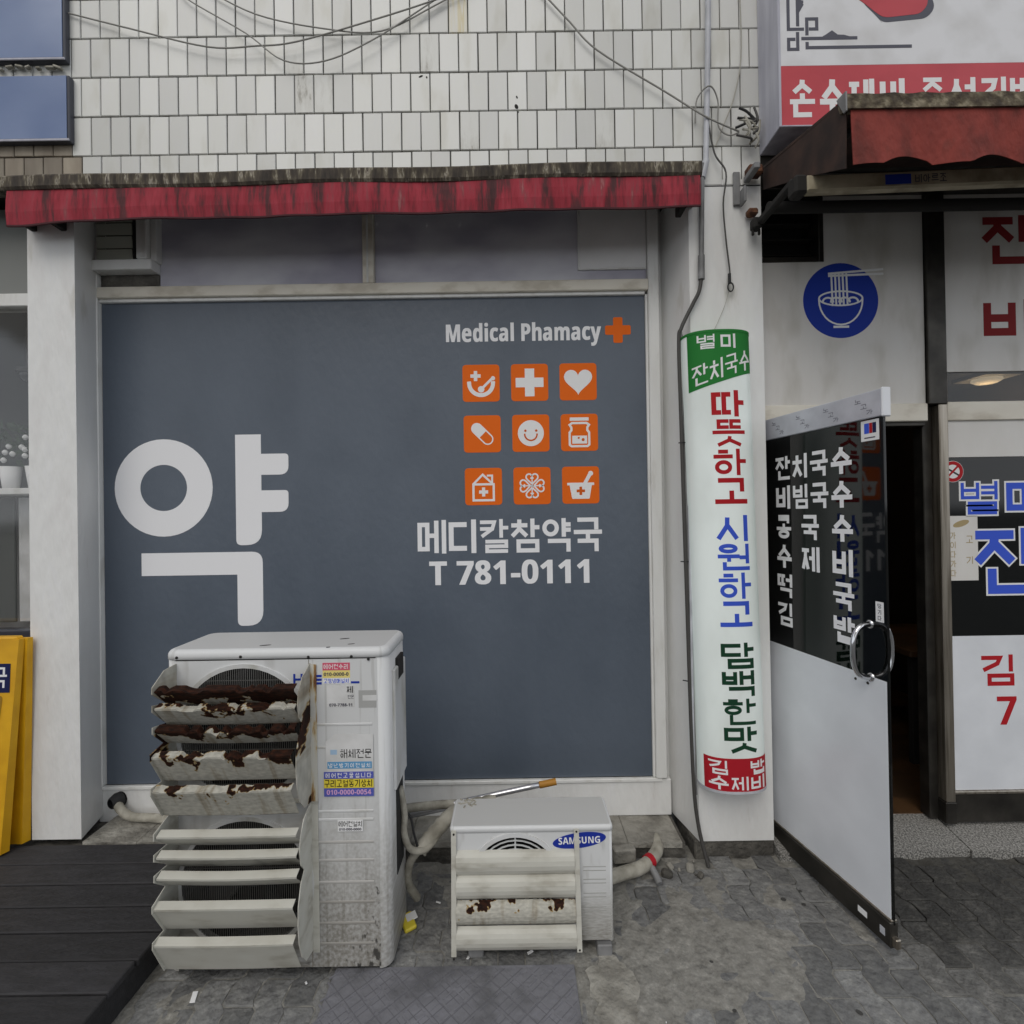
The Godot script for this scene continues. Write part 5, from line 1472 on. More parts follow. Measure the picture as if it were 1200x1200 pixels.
func build_tall_unit() -> void:
	var x0 := -1.348
	var x1 := -0.488
	var zf := -1.97
	var s := thing("outdoor_unit", Vector3(-0.92, 0, -2.16), "tall white two fan air conditioner unit with rusty wind louvres and many stickers", "air conditioner")
	obj("casing", shell(x0, x1, 0.022, 1.248, zf, -2.285, 0.045, 0.038), M.grimy_case, s)
	var b := MB.new()
	var xm := -0.79
	holed(b, x0 + 0.04, xm, 0.64, 1.207, Vector2(-1.04, 0.932), 0.252, zf, x1, 0.03, 1.207)
	holed(b, x0 + 0.04, xm, 0.03, 0.64, Vector2(-1.04, 0.348), 0.252, zf, x1, 0.03, 1.207)
	b.quad(Vector3(xm, 0.03, zf), Vector3(x1 - 0.04, 0.03, zf), Vector3(x1 - 0.04, 1.207, zf), Vector3(xm, 1.207, zf), Vector2(0, 1), Vector2(1, 1), Vector2(1, 0), Vector2(0, 0))
	obj("front_panel", b.done(), M.grimy, s)
	part_box("inner_back", s, M.hollow, Vector3(x0 + 0.02, 0.05, -2.26), Vector3(xm + 0.02, 1.19, -2.24), 0.001)
	part_box("seam", s, M.seam, Vector3(xm - 0.0012, 0.03, zf - 0.002), Vector3(xm + 0.0012, 1.206, zf + 0.0006), 0.0002)
	fan_of(s, Vector2(-1.04, 0.932), 0.248, zf, true)
	fan_of(s, Vector2(-1.04, 0.348), 0.248, zf, true)
	part_box("base_rail", s, M.soot, Vector3(x0 + 0.06, 0.0, -2.06), Vector3(x0 + 0.14, 0.0215, -2.25), 0.003)
	part_box("base_rail", s, M.soot, Vector3(x1 - 0.14, 0.0, -2.06), Vector3(x1 - 0.06, 0.0215, -2.25), 0.003)
	# pressed ribs of the right part of the front
	for q in [[0.955, 0.0], [0.868, 0.0], [0.623, 0.02], [0.591, 0.02], [0.505, 0.02], [0.436, 0.02], [0.352, 0.02], [0.276, 0.02], [0.196, 0.02], [0.118, 0.02]]:
		var r := MB.new(true)
		var y: float = q[0]
		var vv := 1.0 - (y - 0.03) / 1.177
		for k in 6:
			var a0 := PI * k / 6.0
			var a1 := PI * (k + 1) / 6.0
			r.quad(Vector3(-0.762, y + 0.0055 * cos(a1), zf + 0.0016 * sin(a1)), Vector3(-0.55, y + 0.0055 * cos(a1), zf + 0.0016 * sin(a1)), Vector3(-0.55, y + 0.0055 * cos(a0), zf + 0.0016 * sin(a0)), Vector3(-0.762, y + 0.0055 * cos(a0), zf + 0.0016 * sin(a0)))
		obj("rib", r.done(), M.rib_low if y < 0.3 else M.rib_mid if y < 0.56 else M.enamel, s)
	# screws under the lid
	var sc := MB.new()
	for q in [[-1.295, 1.221], [-1.05, 1.221], [-0.79, 1.216], [-0.625, 1.216], [-0.56, 1.205], [-0.79, 1.142], [-0.79, 1.13]]:
		sc.lathe(Vector3(q[0], q[1], zf + 0.0036), PackedVector2Array([Vector2(0.006, 0.0), Vector2(0.005, 0.002), Vector2(0, 0.003)]), 8, Basis(Vector3.RIGHT, PI / 2))
	obj("screws", sc.done(), M.soot, s).set_meta("kind", "stuff")
	var ch := MB.new()   # chips and scuffs on the lid
	for q in [[-0.70, -2.12, 0.02, 0.006], [-0.645, -2.03, 0.014, 0.004], [-0.985, -2.03, 0.022, 0.006], [-0.72, -1.985, 0.008, 0.004]]:
		ch.plate(disc(Vector2(q[0], -q[1]), q[2], q[3], 9, 0.3), func(p: Vector2, l: float) -> Vector3: return Vector3(p.x, 1.2478 + l, -p.y), 0.0, 0.0012)
	obj("chips", ch.done(), M.soot, s).set_meta("kind", "stuff")
	# side: service cover, handle and pipe slot at the right
	part_box("service_cover", s, M.enamel, Vector3(x1 - 0.002, 0.66, -2.24), Vector3(x1 + 0.012, 1.14, -2.04), 0.004)
	part_box("handle_recess", s, M.soot, Vector3(x1 - 0.001, 1.08, -2.2), Vector3(x1 + 0.0125, 1.17, -2.1), 0.002)
	part_box("pipe_slot", s, M.hollow, Vector3(x1 - 0.002, 0.3, -2.2), Vector3(x1 + 0.003, 0.655, -2.08), 0.001)
	# wind louvres
	var white: Material = M.louvre
	for k in 2:
		var g := Node3D.new()
		g.name = "wind_guard"
		s.add_child(g, true)
		base_of[g] = base_of[s]
		if k == 0: g.set_meta("label", "upper wind guard with brown rust eating its flaking paint")
		var tops: Array = [[1.138, 1.074, 0.996, 0.905, 0.784], [0.615, 0.541, 0.467, 0.366, 0.238]][k]
		var lows: Array = [[1.066, 0.992, 0.925, 0.79, 0.663], [0.545, 0.468, 0.398, 0.246, 0.098]][k]
		var px := []
		var front := []
		for i in 5:
			var big := i >= 3
			var zt := -1.838 + (0.012 if big else 0.0)
			var zl := -1.905 + (0.012 if big else 0.0)
			var pr := [Vector2(zt - 0.028, tops[i] + 0.011), Vector2(zt, tops[i]), Vector2(zt - 0.001, tops[i] - 0.007), Vector2(zl, lows[i])]
			var m: Material = M.rusts[i] if k == 0 else white
			var o := obj("louvre_blade", blade(pr, -1.293 - (0.008 if big else 0.0), -0.792 - (0.01 if big else 0.0), 0.0025, 0.002 * (i % 3) + 0.0015, 40 if k == 0 else 10, [0.012, 0.010, 0.022, 0.012, 0.004][i] if k == 0 else 0.0, 60 + i), m, g)
			if k == 1 and i == 3 or k == 0 and i == 3:   # two pressed characters
				var zc := lerpf(zt, zl, 0.45) + 0.006
				var yc: float = lerpf(tops[i], lows[i], 0.45) + 0.004
				var dir := Vector3(0, tops[i] - lows[i], zt - zl).normalized()
				var tr := Transform3D(Basis(Vector3.RIGHT, dir, Vector3.RIGHT.cross(dir)), Vector3(-1.06, yc, zc - 0.004))
				var e := MB.new()
				for st in [[[-0.02, 0.008], [0.012, 0.012]], [[-0.004, 0.02], [-0.022, -0.016]], [[-0.004, 0.008], [0.014, -0.016]]]:
					e.ribbon(PackedVector2Array([Vector2(st[0][0], st[0][1]), Vector2(st[1][0], st[1][1])]), 0.002, false, on(tr), 0.0016)
				for st in [[[0.034, 0.016], [0.078, 0.016]], [[0.07, 0.016], [0.07, -0.018]], [[0.038, 0.006], [0.058, 0.006]], [[0.038, -0.008], [0.058, -0.008]], [[0.038, 0.006], [0.038, -0.008]], [[0.058, 0.006], [0.058, -0.008]]]:
					e.ribbon(PackedVector2Array([Vector2(st[0][0], st[0][1]), Vector2(st[1][0], st[1][1])]), 0.002, false, on(tr), 0.0018)
				obj("pressed_characters", e.done(), M.rusts[5] if k == 0 else white, o if false else g)
			front.append(Vector2(zt + 0.003, tops[i] + 0.012))
			front.append(Vector2(zt + 0.004, tops[i] - 0.012))
			front.append(Vector2(zl - 0.004 if i < 2 else zl + 0.012, lows[i] + 0.004))
		for x in [-1.299, -0.786]:
			var poly := [Vector2(-1.972, tops[0] + 0.06 if k == 0 else tops[0] + 0.05)]
			if k == 0: poly.append(Vector2(-1.90, tops[0] + 0.055))
			poly.append_array(front)
			poly.append(Vector2(-1.972, lows[4] + 0.0))
			if x > -1.0:   # the right cheek bulges in two lobes
				var top: float = tops[0]
				var low: float = lows[4]
				poly = [Vector2(-1.972, top + 0.055)]
				for q in [[-1.895, 1.05], [-1.862, 0.96], [-1.852, 0.86], [-1.862, 0.76], [-1.892, 0.69], [-1.86, 0.63], [-1.836, 0.5], [-1.832, 0.38], [-1.84, 0.24], [-1.862, 0.12], [-1.90, 0.03]]: poly.append(Vector2(q[0], lerpf(low, top, q[1])))
				poly.append(Vector2(-1.972, low))
			obj("cheek", cheek(poly, x, 0.003), M.rusts[6] if k == 0 else white, g)
		# flanges that are screwed to the casing
		for x in [-1.312, -0.773]: part_box("flange", g, M.rust_edge if k == 0 else white, Vector3(x - 0.013, lows[4] - 0.01, zf + 0.0025), Vector3(x + 0.013, tops[0] + 0.05, zf + 0.0045), 0.0005)
		if k == 1:
			part_box("top_plate", g, white, Vector3(-1.29, 0.672, zf + 0.001), Vector3(-0.79, 0.676, zf + 0.03), 0.001)
	# stickers
	sticker_set(s, zf)

func sticker_set(s: Node3D, zf: float) -> void:
	var a := sticker(s, -0.737, -0.632, 1.163, 1.192, zf, M.pink_print)
	line_of(a, "에어컨수리", -0.733, 1.187, 0.016, 0.019, 0.0195, M.print_white, flat(zf + 0.0006), 0.8)
	var b := sticker(s, -0.737, -0.632, 1.134, 1.1625, zf, M.pale_yellow)
	latin_text(b, "010-0000-0", Transform3D(Basis(), Vector3(-0.685, 1.148, zf + 0.0006)), 0.095, 0.013, M.sign_ink)
	var d := sticker(s, -0.737, -0.632, 1.112, 1.1335, zf, M.print_white)
	line_of(d, "고장냉매설치", -0.733, 1.131, 0.014, 0.017, 0.0165, M.blue_print, flat(zf + 0.0006), 0.8)
	# blue letters of the maker, half hidden by the guard
	var mk := MB.new()
	for q in [[-0.846, 1.115, 1.148, 0.004], [-0.818, 1.115, 1.148, 0.004], [-0.779, 1.106, 1.150, 0.005]]:
		mk.ribbon(PackedVector2Array([Vector2(q[0], q[1]), Vector2(q[0], q[2])]), q[3], false, flat(zf), 0.0006)
	for y in [1.114, 1.128, 1.142]: mk.ribbon(PackedVector2Array([Vector2(-0.775, y), Vector2(-0.745, y)]), 0.0045, false, flat(zf), 0.0008)
	mk.ribbon(PackedVector2Array([Vector2(-0.846, 1.13), Vector2(-0.818, 1.13)]), 0.004, false, flat(zf), 0.0009)
	mk.ribbon(PackedVector2Array([Vector2(-0.625, 1.116), Vector2(-0.6, 1.116)]), 0.004, false, flat(zf), 0.0009)
	obj("maker_letters", mk.done(), M.blue_disc, s)
	var e := sticker(s, -0.722, -0.615, 1.022, 1.105, zf, M.old_paper)
	line_of(e, "제", -0.645, 1.102, 0.024, 0.026, 0.02, M.black, flat(zf + 0.0006), 0.9)
	line_of(e, "전문", -0.642, 1.068, 0.011, 0.014, 0.013, M.sign_ink, flat(zf + 0.0006), 0.7)
	latin_text(e, "070-7788-11", Transform3D(Basis(), Vector3(-0.668, 1.030, zf + 0.0006)), 0.088, 0.011, M.sign_ink)
	var tp := sticker(s, -0.6, -0.532, 1.018, 1.085, zf, M.tape)
	obj("tape_band", strip_mesh(-0.585, -0.53, 1.045, 1.066, zf + 0.0007), M.old_paper, tp)
	var pb := MB.new()
	pb.plate(PackedVector2Array([Vector2(-0.728, 0.735), Vector2(-0.546, 0.735), Vector2(-0.546, 0.918), Vector2(-0.69, 0.921), Vector2(-0.728, 0.892)]), flat(zf), 0.0033, 0.004)
	var p := obj("sticker", pb.done(), M.old_paper, s)
	line_of(p, "해체전문", -0.672, 0.862, 0.027, 0.034, 0.031, M.black, flat(zf + 0.004), 0.8)
	obj("blue_mark", strip_mesh(-0.71, -0.685, 0.842, 0.86, zf + 0.0041), M.pale_blue, p)
	var pc := sticker(s, -0.722, -0.552, 0.788, 0.814, zf + 0.0042, M.sky_print)
	line_of(pc, "냉난방기이전설치", -0.718, 0.809, 0.015, 0.017, 0.0208, M.print_white, flat(zf + 0.0048), 0.8)
	var v := sticker(s, -0.736, -0.546, 0.749, 0.776, zf + 0.0042, M.violet_print)
	line_of(v, "에어컨고물삽니다", -0.73, 0.772, 0.016, 0.019, 0.0228, M.print_white, flat(zf + 0.0048), 0.8)
	var y := sticker(s, -0.736, -0.546, 0.714, 0.7485, zf + 0.0042, M.bright_yellow)
	line_of(y, "구리고철동기상치", -0.734, 0.746, 0.02, 0.028, 0.0233, M.black, flat(zf + 0.0048), 0.9)
	var u := sticker(s, -0.736, -0.546, 0.682, 0.7135, zf + 0.0042, M.violet_print)
	latin_text(u, "010-0000-0054", Transform3D(Basis(), Vector3(-0.641, 0.698, zf + 0.0048)), 0.17, 0.018, M.pink_pale)
	var w := sticker(s, -0.686, -0.59, 0.548, 0.592, zf + 0.0036, M.print_white)
	line_of(w, "에어컨설치", -0.683, 0.588, 0.016, 0.022, 0.0186, M.black, flat(zf + 0.0042), 0.8)
	latin_text(w, "010-000-0000", Transform3D(Basis(), Vector3(-0.638, 0.556, zf + 0.0042)), 0.085, 0.009, M.sign_ink)

func strip_mesh(x0: float, x1: float, y0: float, y1: float, z: float) -> ArrayMesh:
	var b := MB.new()
	b.plate(rect(x0, y0, x1, y1), flat(z), 0.0, 0.0004)
	return b.done()


func build_small_unit() -> void:
	var x0 := -0.266
	var x1 := 0.380
	var zf := -2.05
	var s := thing("outdoor_unit", Vector3(0.06, 0, -2.2), "small white single fan air conditioner unit with four rounded wind blades", "air conditioner")
	obj("casing", shell(x0, x1, 0.045, 0.506, zf, -2.258, 0.014, 0.024), M.grimy_small, s)
	var b := MB.new()
	var p := Vector2(-0.008, 0.292)
	holed(b, x0 + 0.012, 0.225, 0.05, 0.482, p, 0.178, zf, x1, 0.05, 0.482)
	b.quad(Vector3(0.225, 0.05, zf), Vector3(x1 - 0.012, 0.05, zf), Vector3(x1 - 0.012, 0.482, zf), Vector3(0.225, 0.482, zf), Vector2(0.76, 1), Vector2(1, 1), Vector2(1, 0), Vector2(0.76, 0))
	obj("front_panel", b.done(), M.grimy_small, s)
	fan_of(s, p, 0.175, zf, false)
	part_box("inner_back", s, M.hollow, Vector3(x0 + 0.015, 0.06, -2.24), Vector3(0.23, 0.47, -2.22), 0.001)
	for x in [-0.2, 0.31]:
		part_box("foot", s, M.pipe_dark, Vector3(x, 0.0, -2.09), Vector3(x + 0.06, 0.0445, -2.03), 0.004)
		part_box("foot", s, M.pipe_dark, Vector3(x, 0.0, -2.25), Vector3(x + 0.06, 0.0445, -2.19), 0.004)
	for y in [0.34, 0.325, 0.29, 0.275, 0.235, 0.22, 0.18, 0.165]: part_box("pressed_line", s, M.seam_pale, Vector3(0.262, y, zf - 0.001), Vector3(0.352, y + 0.003, zf + 0.0012), 0.0004)
	# blue oval badge
	var bd := MB.new()
	bd.plate(disc(Vector2(0.248, 0.447), 0.107, 0.0305, 40, 0.12), flat(zf), 0.0, 0.0012)
	var badge := obj("oval_badge", bd.done(), M.badge_blue, s)
	latin_text(badge, "SAMSUNG", Transform3D(Basis(Vector3.BACK, 0.03), Vector3(0.248, 0.447, zf + 0.0012)), 0.166, 0.026, M.print_white)
	# guard: two slanting bars and four rounded blades
	var zs := [-2.036, -2.026, -2.016, -2.006]
	var tops := [0.412, 0.321, 0.228, 0.134]
	var lows := [0.326, 0.241, 0.148, 0.055]
	for x in [-0.252, 0.236]:
		var q := MB.new()
		var lo := 0.04 if x < 0 else 0.05
		q.cbox(Vector3(x, (0.498 + lo) / 2, -2.018), Vector3(0.02, 0.498 - lo, 0.004), 0.001, Basis(Vector3.RIGHT, -0.12))
		obj("guard_bar", q.done(), M.louvre, s)
	for k in 4:
		var pr := []
		for i in 9:
			var a := PI * (0.06 + 0.9 * i / 8.0)
			pr.append(Vector2(zs[k] - 0.02 + 0.034 * sin(a), lerpf(tops[k] + 0.004, lows[k] - 0.012, (1.0 - cos(a)) / 2.0)))
		obj("wind_blade", blade(pr, -0.243, 0.226, 0.002, 0.0, 6), M.rusts[7] if k == 2 else M.louvre, s)
	var sc := MB.new()
	for q in [[-0.252, 0.482], [0.236, 0.486], [-0.252, 0.035], [0.236, 0.06]]: sc.lathe(Vector3(q[0], q[1], -2.044 + (0.49 - q[1]) * 0.12), PackedVector2Array([Vector2(0.005, 0.0), Vector2(0.004, 0.003), Vector2(0, 0.004)]), 8, Basis(Vector3.RIGHT, PI / 2))
	obj("screws", sc.done(), M.soot, s).set_meta("kind", "stuff")
	var cr := MB.new()   # crumbs and dry leaves at the back corner of the lid
	for k in 14: cr.cbox(Vector3(-0.215 + rng.randf_range(-0.03, 0.04), 0.508, -2.22 + rng.randf_range(-0.04, 0.03)), Vector3(rng.randf_range(0.008, 0.03), 0.004, 0.006), 0.001, Basis(Vector3.UP, rng.randf() * 3.0))
	var cu := obj("debris_crumbs", cr.done(), M.hose)
	tag(cu, "dry crumbs on the back left corner of the small air conditioner", "debris")
	cu.set_meta("kind", "stuff")


func build_pipes() -> void:
	var d := thing("conduit_pipe", Vector3(1.0, 2.9, -2.57), "grey conduit pipe running down the tiles and white pillar beside the red awning", "pipe")
	rope("upper_tube", [Vector3(1.038, 4.9, -2.572), Vector3(1.028, 4.2, -2.572), Vector3(1.004, 3.49, -2.572)], 0.0135, M.pipe_grey, d, 12, 4)
	rope("lower_tube", [Vector3(0.984, 3.50, -2.568), Vector3(0.978, 3.2, -2.572), Vector3(0.973, 2.97, -2.574)], 0.0125, M.pipe_dark, d, 12, 4)
	rope("sleeve", [Vector3(0.974, 3.04, -2.573), Vector3(0.9725, 2.92, -2.574)], 0.0165, M.pipe_dark, d, 12, 2)
	rope("sleeve", [Vector3(1.006, 3.52, -2.572), Vector3(0.984, 3.43, -2.570)], 0.017, M.pipe_grey, d, 12, 2)
	var k := thing("black_cable", Vector3(0.9, 0.1, -2.57), "thick dark cable running down along the left edge of the upright lightbox", "cable")
	rope("cable_run", [Vector3(0.9725, 2.93, -2.574), Vector3(0.96, 2.86, -2.574), Vector3(0.93, 2.80, -2.58), Vector3(0.87, 2.68, -2.58), Vector3(0.857, 2.6, -2.585), Vector3(0.862, 2.18, -2.585), Vector3(0.872, 1.4, -2.58), Vector3(0.886, 0.5, -2.575), Vector3(0.905, 0.2, -2.57), Vector3(0.94, 0.0, -2.53)], 0.0095, M.cable_dark, k, 8, 8)
	rope("second_run", [Vector3(0.868, 2.66, -2.586), Vector3(0.878, 2.5, -2.588), Vector3(0.884, 1.6, -2.586), Vector3(0.899, 0.6, -2.583), Vector3(0.902, 0.33, -2.58)], 0.0075, M.pipe_dark, k, 8, 6)
	for y in [2.1, 1.5, 0.9]: rope("cable_clip", [Vector3(0.85, y, -2.592), Vector3(0.866 + (2.1 - y) * 0.01, y, -2.573), Vector3(0.9, y, -2.592)], 0.003, M.rubber, k, 6, 4)
	# loose cables over the tiles
	var runs := [
		["sagging_cable", "sagging cable across the top left of the tiled wall, the longest of three", [Vector3(-2.21, 4.33, -2.585), Vector3(-1.9, 4.235, -2.57), Vector3(-1.497, 4.129, -2.565), Vector3(-1.25, 4.125, -2.56), Vector3(-1.043, 4.144, -2.56), Vector3(-0.65, 4.255, -2.565), Vector3(-0.3, 4.37, -2.57), Vector3(0.0, 4.5, -2.58)], 0.0038, "cable"],
		["sagging_cable", "cable looping lowest on the tiles below the longest sagging cable", [Vector3(-1.66, 4.46, -2.58), Vector3(-1.602, 4.383, -2.575), Vector3(-1.3, 4.19, -2.56), Vector3(-1.109, 4.045, -2.555), Vector3(-0.9, 4.04, -2.555), Vector3(-0.654, 4.151, -2.56), Vector3(-0.4, 4.32, -2.57), Vector3(-0.2, 4.46, -2.58)], 0.0034, "cable"],
		["sagging_cable", "uppermost of the sagging cables at the top edge of the tiled wall", [Vector3(-1.55, 4.46, -2.58), Vector3(-1.256, 4.30, -2.575), Vector3(-0.9, 4.215, -2.57), Vector3(-0.62, 4.2, -2.57), Vector3(-0.35, 4.33, -2.575), Vector3(-0.1, 4.47, -2.58)], 0.0034, "cable"],
		["slanting_cable", "cable slanting down to the right over the tiles to the wire bundle", [Vector3(0.1, 4.5, -2.585), Vector3(0.214, 4.37, -2.58), Vector3(0.33, 4.24, -2.578), Vector3(0.469, 4.089, -2.575), Vector3(0.81, 3.867, -2.57), Vector3(1.0, 3.73, -2.555), Vector3(1.17, 3.655, -2.56)], 0.0042, "cable"],
		["thin_wire", "thin pale wire hanging down the right edge of the tiles", [Vector3(1.19, 4.6, -2.588), Vector3(1.20, 4.1, -2.585), Vector3(1.16, 3.86, -2.58), Vector3(1.1, 3.7, -2.58), Vector3(1.06, 3.6, -2.585)], 0.003, "cable_pale"],
		["looped_wire", "wire looping round the conduit pipe near the wire bundle", [Vector3(0.96, 3.72, -2.585), Vector3(0.965, 3.83, -2.57), Vector3(1.02, 3.875, -2.545), Vector3(1.07, 3.82, -2.57), Vector3(1.075, 3.7, -2.58), Vector3(1.12, 3.645, -2.57), Vector3(1.17, 3.65, -2.56)], 0.0038, "cable"],
		["hanging_wire", "dark wire hanging with a hook on the white pillar beside the conduit pipe", [Vector3(1.02, 3.75, -2.58), Vector3(1.05, 3.56, -2.575), Vector3(1.1, 3.45, -2.56), Vector3(1.088, 3.3, -2.57), Vector3(1.1, 3.126, -2.575), Vector3(1.118, 2.975, -2.58), Vector3(1.117, 2.94, -2.58)], 0.0042, "cable_dark"],
	]
	for q in runs:
		var o := rope(q[0], q[2], q[3], M[q[4]])
		tag(o, q[1], "cable")
	var hk := MB.new()
	var pts := PackedVector3Array()
	for i in 17: pts.append(Vector3(1.122 + 0.014 * cos(TAU * i / 16 + 1.6), 2.882 + 0.022 * sin(TAU * i / 16 + 1.6), -2.58))
	hk.tube(pts, 0.0035, 6)
	hk.tube(PackedVector3Array([Vector3(1.117, 2.95, -2.58), Vector3(1.116, 2.90, -2.578)]), 0.0075, 6)
	tag(obj("wire_hook", hk.done(), M.rubber), "small dark hook at the end of the wire hanging on the white pillar", "hook")
	var tw := MB.new()   # the thin thread below the hook
	tw.tube(bend([Vector3(1.118, 2.87, -2.59), Vector3(1.09, 2.78, -2.592), Vector3(1.03, 2.65, -2.592)], 6), 0.0012, 5)
	tag(obj("thread", tw.done(), M.cable_pale), "thin thread between the hook and the top of the lightbox", "thread")
	var bu := thing("wire_bundle", Vector3(1.22, 3.6, -2.56), "tangled bundle of taped wires beside the white sign box", "wire bundle")
	for k2 in 12:
		var a := rng.randf() * TAU
		var c0 := Vector3(1.222 + rng.randf_range(-0.025, 0.02), 3.65 + rng.randf_range(-0.05, 0.05), -2.55)
		var l := rng.randf_range(0.03, 0.07)
		var e := Vector3(cos(a) * l, sin(a) * l, rng.randf_range(0.0, 0.02))
		rope("wire_end", [c0 - e * 0.6, c0 + Vector3(0.012, -0.01, 0.02), c0 + e + Vector3(-0.01, 0.0, 0.0)], rng.randf_range(0.004, 0.007), [M.cable_pale, M.cable_dark, M.hose][k2 % 3], bu, 6, 4)
	for k2 in 3: rope("taped_end", [Vector3(1.24, 3.70, -2.54), Vector3(1.2 - k2 * 0.015, 3.74 - k2 * 0.035, -2.54), Vector3(1.165 - k2 * 0.01, 3.762 - k2 * 0.05, -2.545)], 0.006, M.rubber, bu, 6, 4)
	# drain hose out of the wall hole, to the tall unit
	var h := MB.new()
	h.tube(bend([Vector3(-2.168, 0.226, -2.85), Vector3(-2.165, 0.222, -2.79), Vector3(-2.12, 0.19, -2.76), Vector3(-2.05, 0.163, -2.75), Vector3(-1.9, 0.158, -2.74), Vector3(-1.6, 0.15, -2.66), Vector3(-1.36, 0.16, -2.48)], 6), 0.022, 12)
	tag(obj("wall_hose", h.done(), M.hose), "beige insulated hose leaving the hole at the foot of the white wall", "hose")
	var co := MB.new()
	co.lathe(Vector3(-2.168, 0.226, -2.815), PackedVector2Array([Vector2(0.04, 0.0), Vector2(0.042, 0.02), Vector2(0.03, 0.05), Vector2(0.024, 0.055)]), 14, Basis(Vector3(1, 0, 0.4).normalized(), PI / 2))
	tag(obj("hose_collar", co.done(), M.rubber), "black rubber collar where the beige hose leaves the white wall", "collar")
	# hoses between the two units
	var g := thing("hose_group", Vector3(-0.45, 0.1, -2.3), "grey hoses and taped pipes between the two air conditioner units", "hose")
	rope("grey_hose", [Vector3(-0.484, 0.62, -2.14), Vector3(-0.472, 0.5, -2.16), Vector3(-0.475, 0.42, -2.16), Vector3(-0.45, 0.345, -2.17), Vector3(-0.39, 0.325, -2.2), Vector3(-0.33, 0.36, -2.28)], 0.014, M.hose, g, 10, 6)
	var rib := MB.new()
	rib.tube(bend([Vector3(-0.42, 0.31, -2.21), Vector3(-0.36, 0.36, -2.26), Vector3(-0.27, 0.395, -2.36), Vector3(-0.1, 0.40, -2.42)], 10), 0.03, 12, func(i: int) -> float: return 0.031 + 0.002 * sin(i * 2.1) + 0.0015 * (i % 2))
	obj("taped_pipe", rib.done(), M.hose, g)
	var cor := MB.new()
	cor.tube(bend([Vector3(-0.425, 0.32, -2.2), Vector3(-0.465, 0.25, -2.22), Vector3(-0.48, 0.15, -2.25), Vector3(-0.45, 0.04, -2.3)], 10), 0.016, 10, func(i: int) -> float: return 0.016 + 0.0025 * (i % 2))
	obj("ribbed_hose", cor.done(), M.hose, g)
	rope("rear_pipe", [Vector3(-0.56, 0.37, -2.42), Vector3(-0.3, 0.38, -2.44), Vector3(0.05, 0.36, -2.44)], 0.02, M.hose, g, 10, 4)
	rope("black_lead", [Vector3(-0.486, 0.50, -2.2), Vector3(-0.455, 0.46, -2.2), Vector3(-0.44, 0.40, -2.19), Vector3(-0.425, 0.33, -2.2)], 0.005, M.rubber, g, 6, 5)
	# mop pole leaning behind
	var m := thing("mop_pole", Vector3(-0.2, 0.35, -2.5), "silver pole with an ochre tip lying behind the small air conditioner", "pole")
	rope("pole_tube", [Vector3(-0.62, 0.322, -2.43), Vector3(0.05, 0.452, -2.44), Vector3(0.118, 0.464, -2.442)], 0.0125, M.chrome_soft, m, 12, 3)
	rope("ochre_tip", [Vector3(0.11, 0.4625, -2.4418), Vector3(0.190, 0.4765, -2.445)], 0.0155, M.ochre, m, 12, 2)
	rope("second_tube", [Vector3(-0.6, 0.295, -2.46), Vector3(-0.1, 0.39, -2.47)], 0.010, M.chrome_soft, m, 10, 2)
	# pipes at the right of the small unit
	var w := thing("wrapped_pipe", Vector3(0.62, 0, -2.47), "short wrapped pipe with a red tape band right of the small air conditioner", "pipe")
	rope("pipe_sleeve", [Vector3(0.40, 0.07, -2.36), Vector3(0.50, 0.055, -2.42), Vector3(0.58, 0.055, -2.45), Vector3(0.65, 0.062, -2.5), Vector3(0.70, 0.066, -2.57), Vector3(0.72, 0.06, -2.66)], 0.03, M.hose, w, 12, 6)
	rope("red_tape", [Vector3(0.628, 0.060, -2.482), Vector3(0.65, 0.062, -2.5)], 0.0325, M.red_label, w, 12, 2)
	rope("grey_plug", [Vector3(0.635, 0.06, -2.485), Vector3(0.655, 0.03, -2.43), Vector3(0.662, 0.014, -2.40)], 0.016, M.pipe_dark, w, 10, 4)
	var bl := MB.new()
	bl.cbox(Vector3(0.53, 0.055, -2.555), Vector3(0.11, 0.07, 0.05), 0.006, Basis(Vector3.UP, 0.1))
	tag(obj("cement_block", bl.done(), M.cement), "small cement block under the ledge, right of the small air conditioner", "block")
	for k3 in 14:
		var r := 0.007 + 0.03 * pow(rng.randf(), 2.0)
		var bx := MB.new()
		bx.cbox(Vector3.ZERO, Vector3(r * 1.5, r, r * 1.2), r * 0.28, Basis.from_euler(Vector3(rng.randf(), rng.randf() * 3, rng.randf())))
		var o := obj("rubble_stone", bx.done(), M.cement if k3 % 3 else M.cement_dark, null, Vector3(rng.randf_range(0.60, 0.90), r * 0.35, rng.randf_range(-2.59, -2.46)))
		tag(o, "small broken cement lump below the ledge beside the wrapped pipe", "rubble", "rubble by the wrapped pipe")


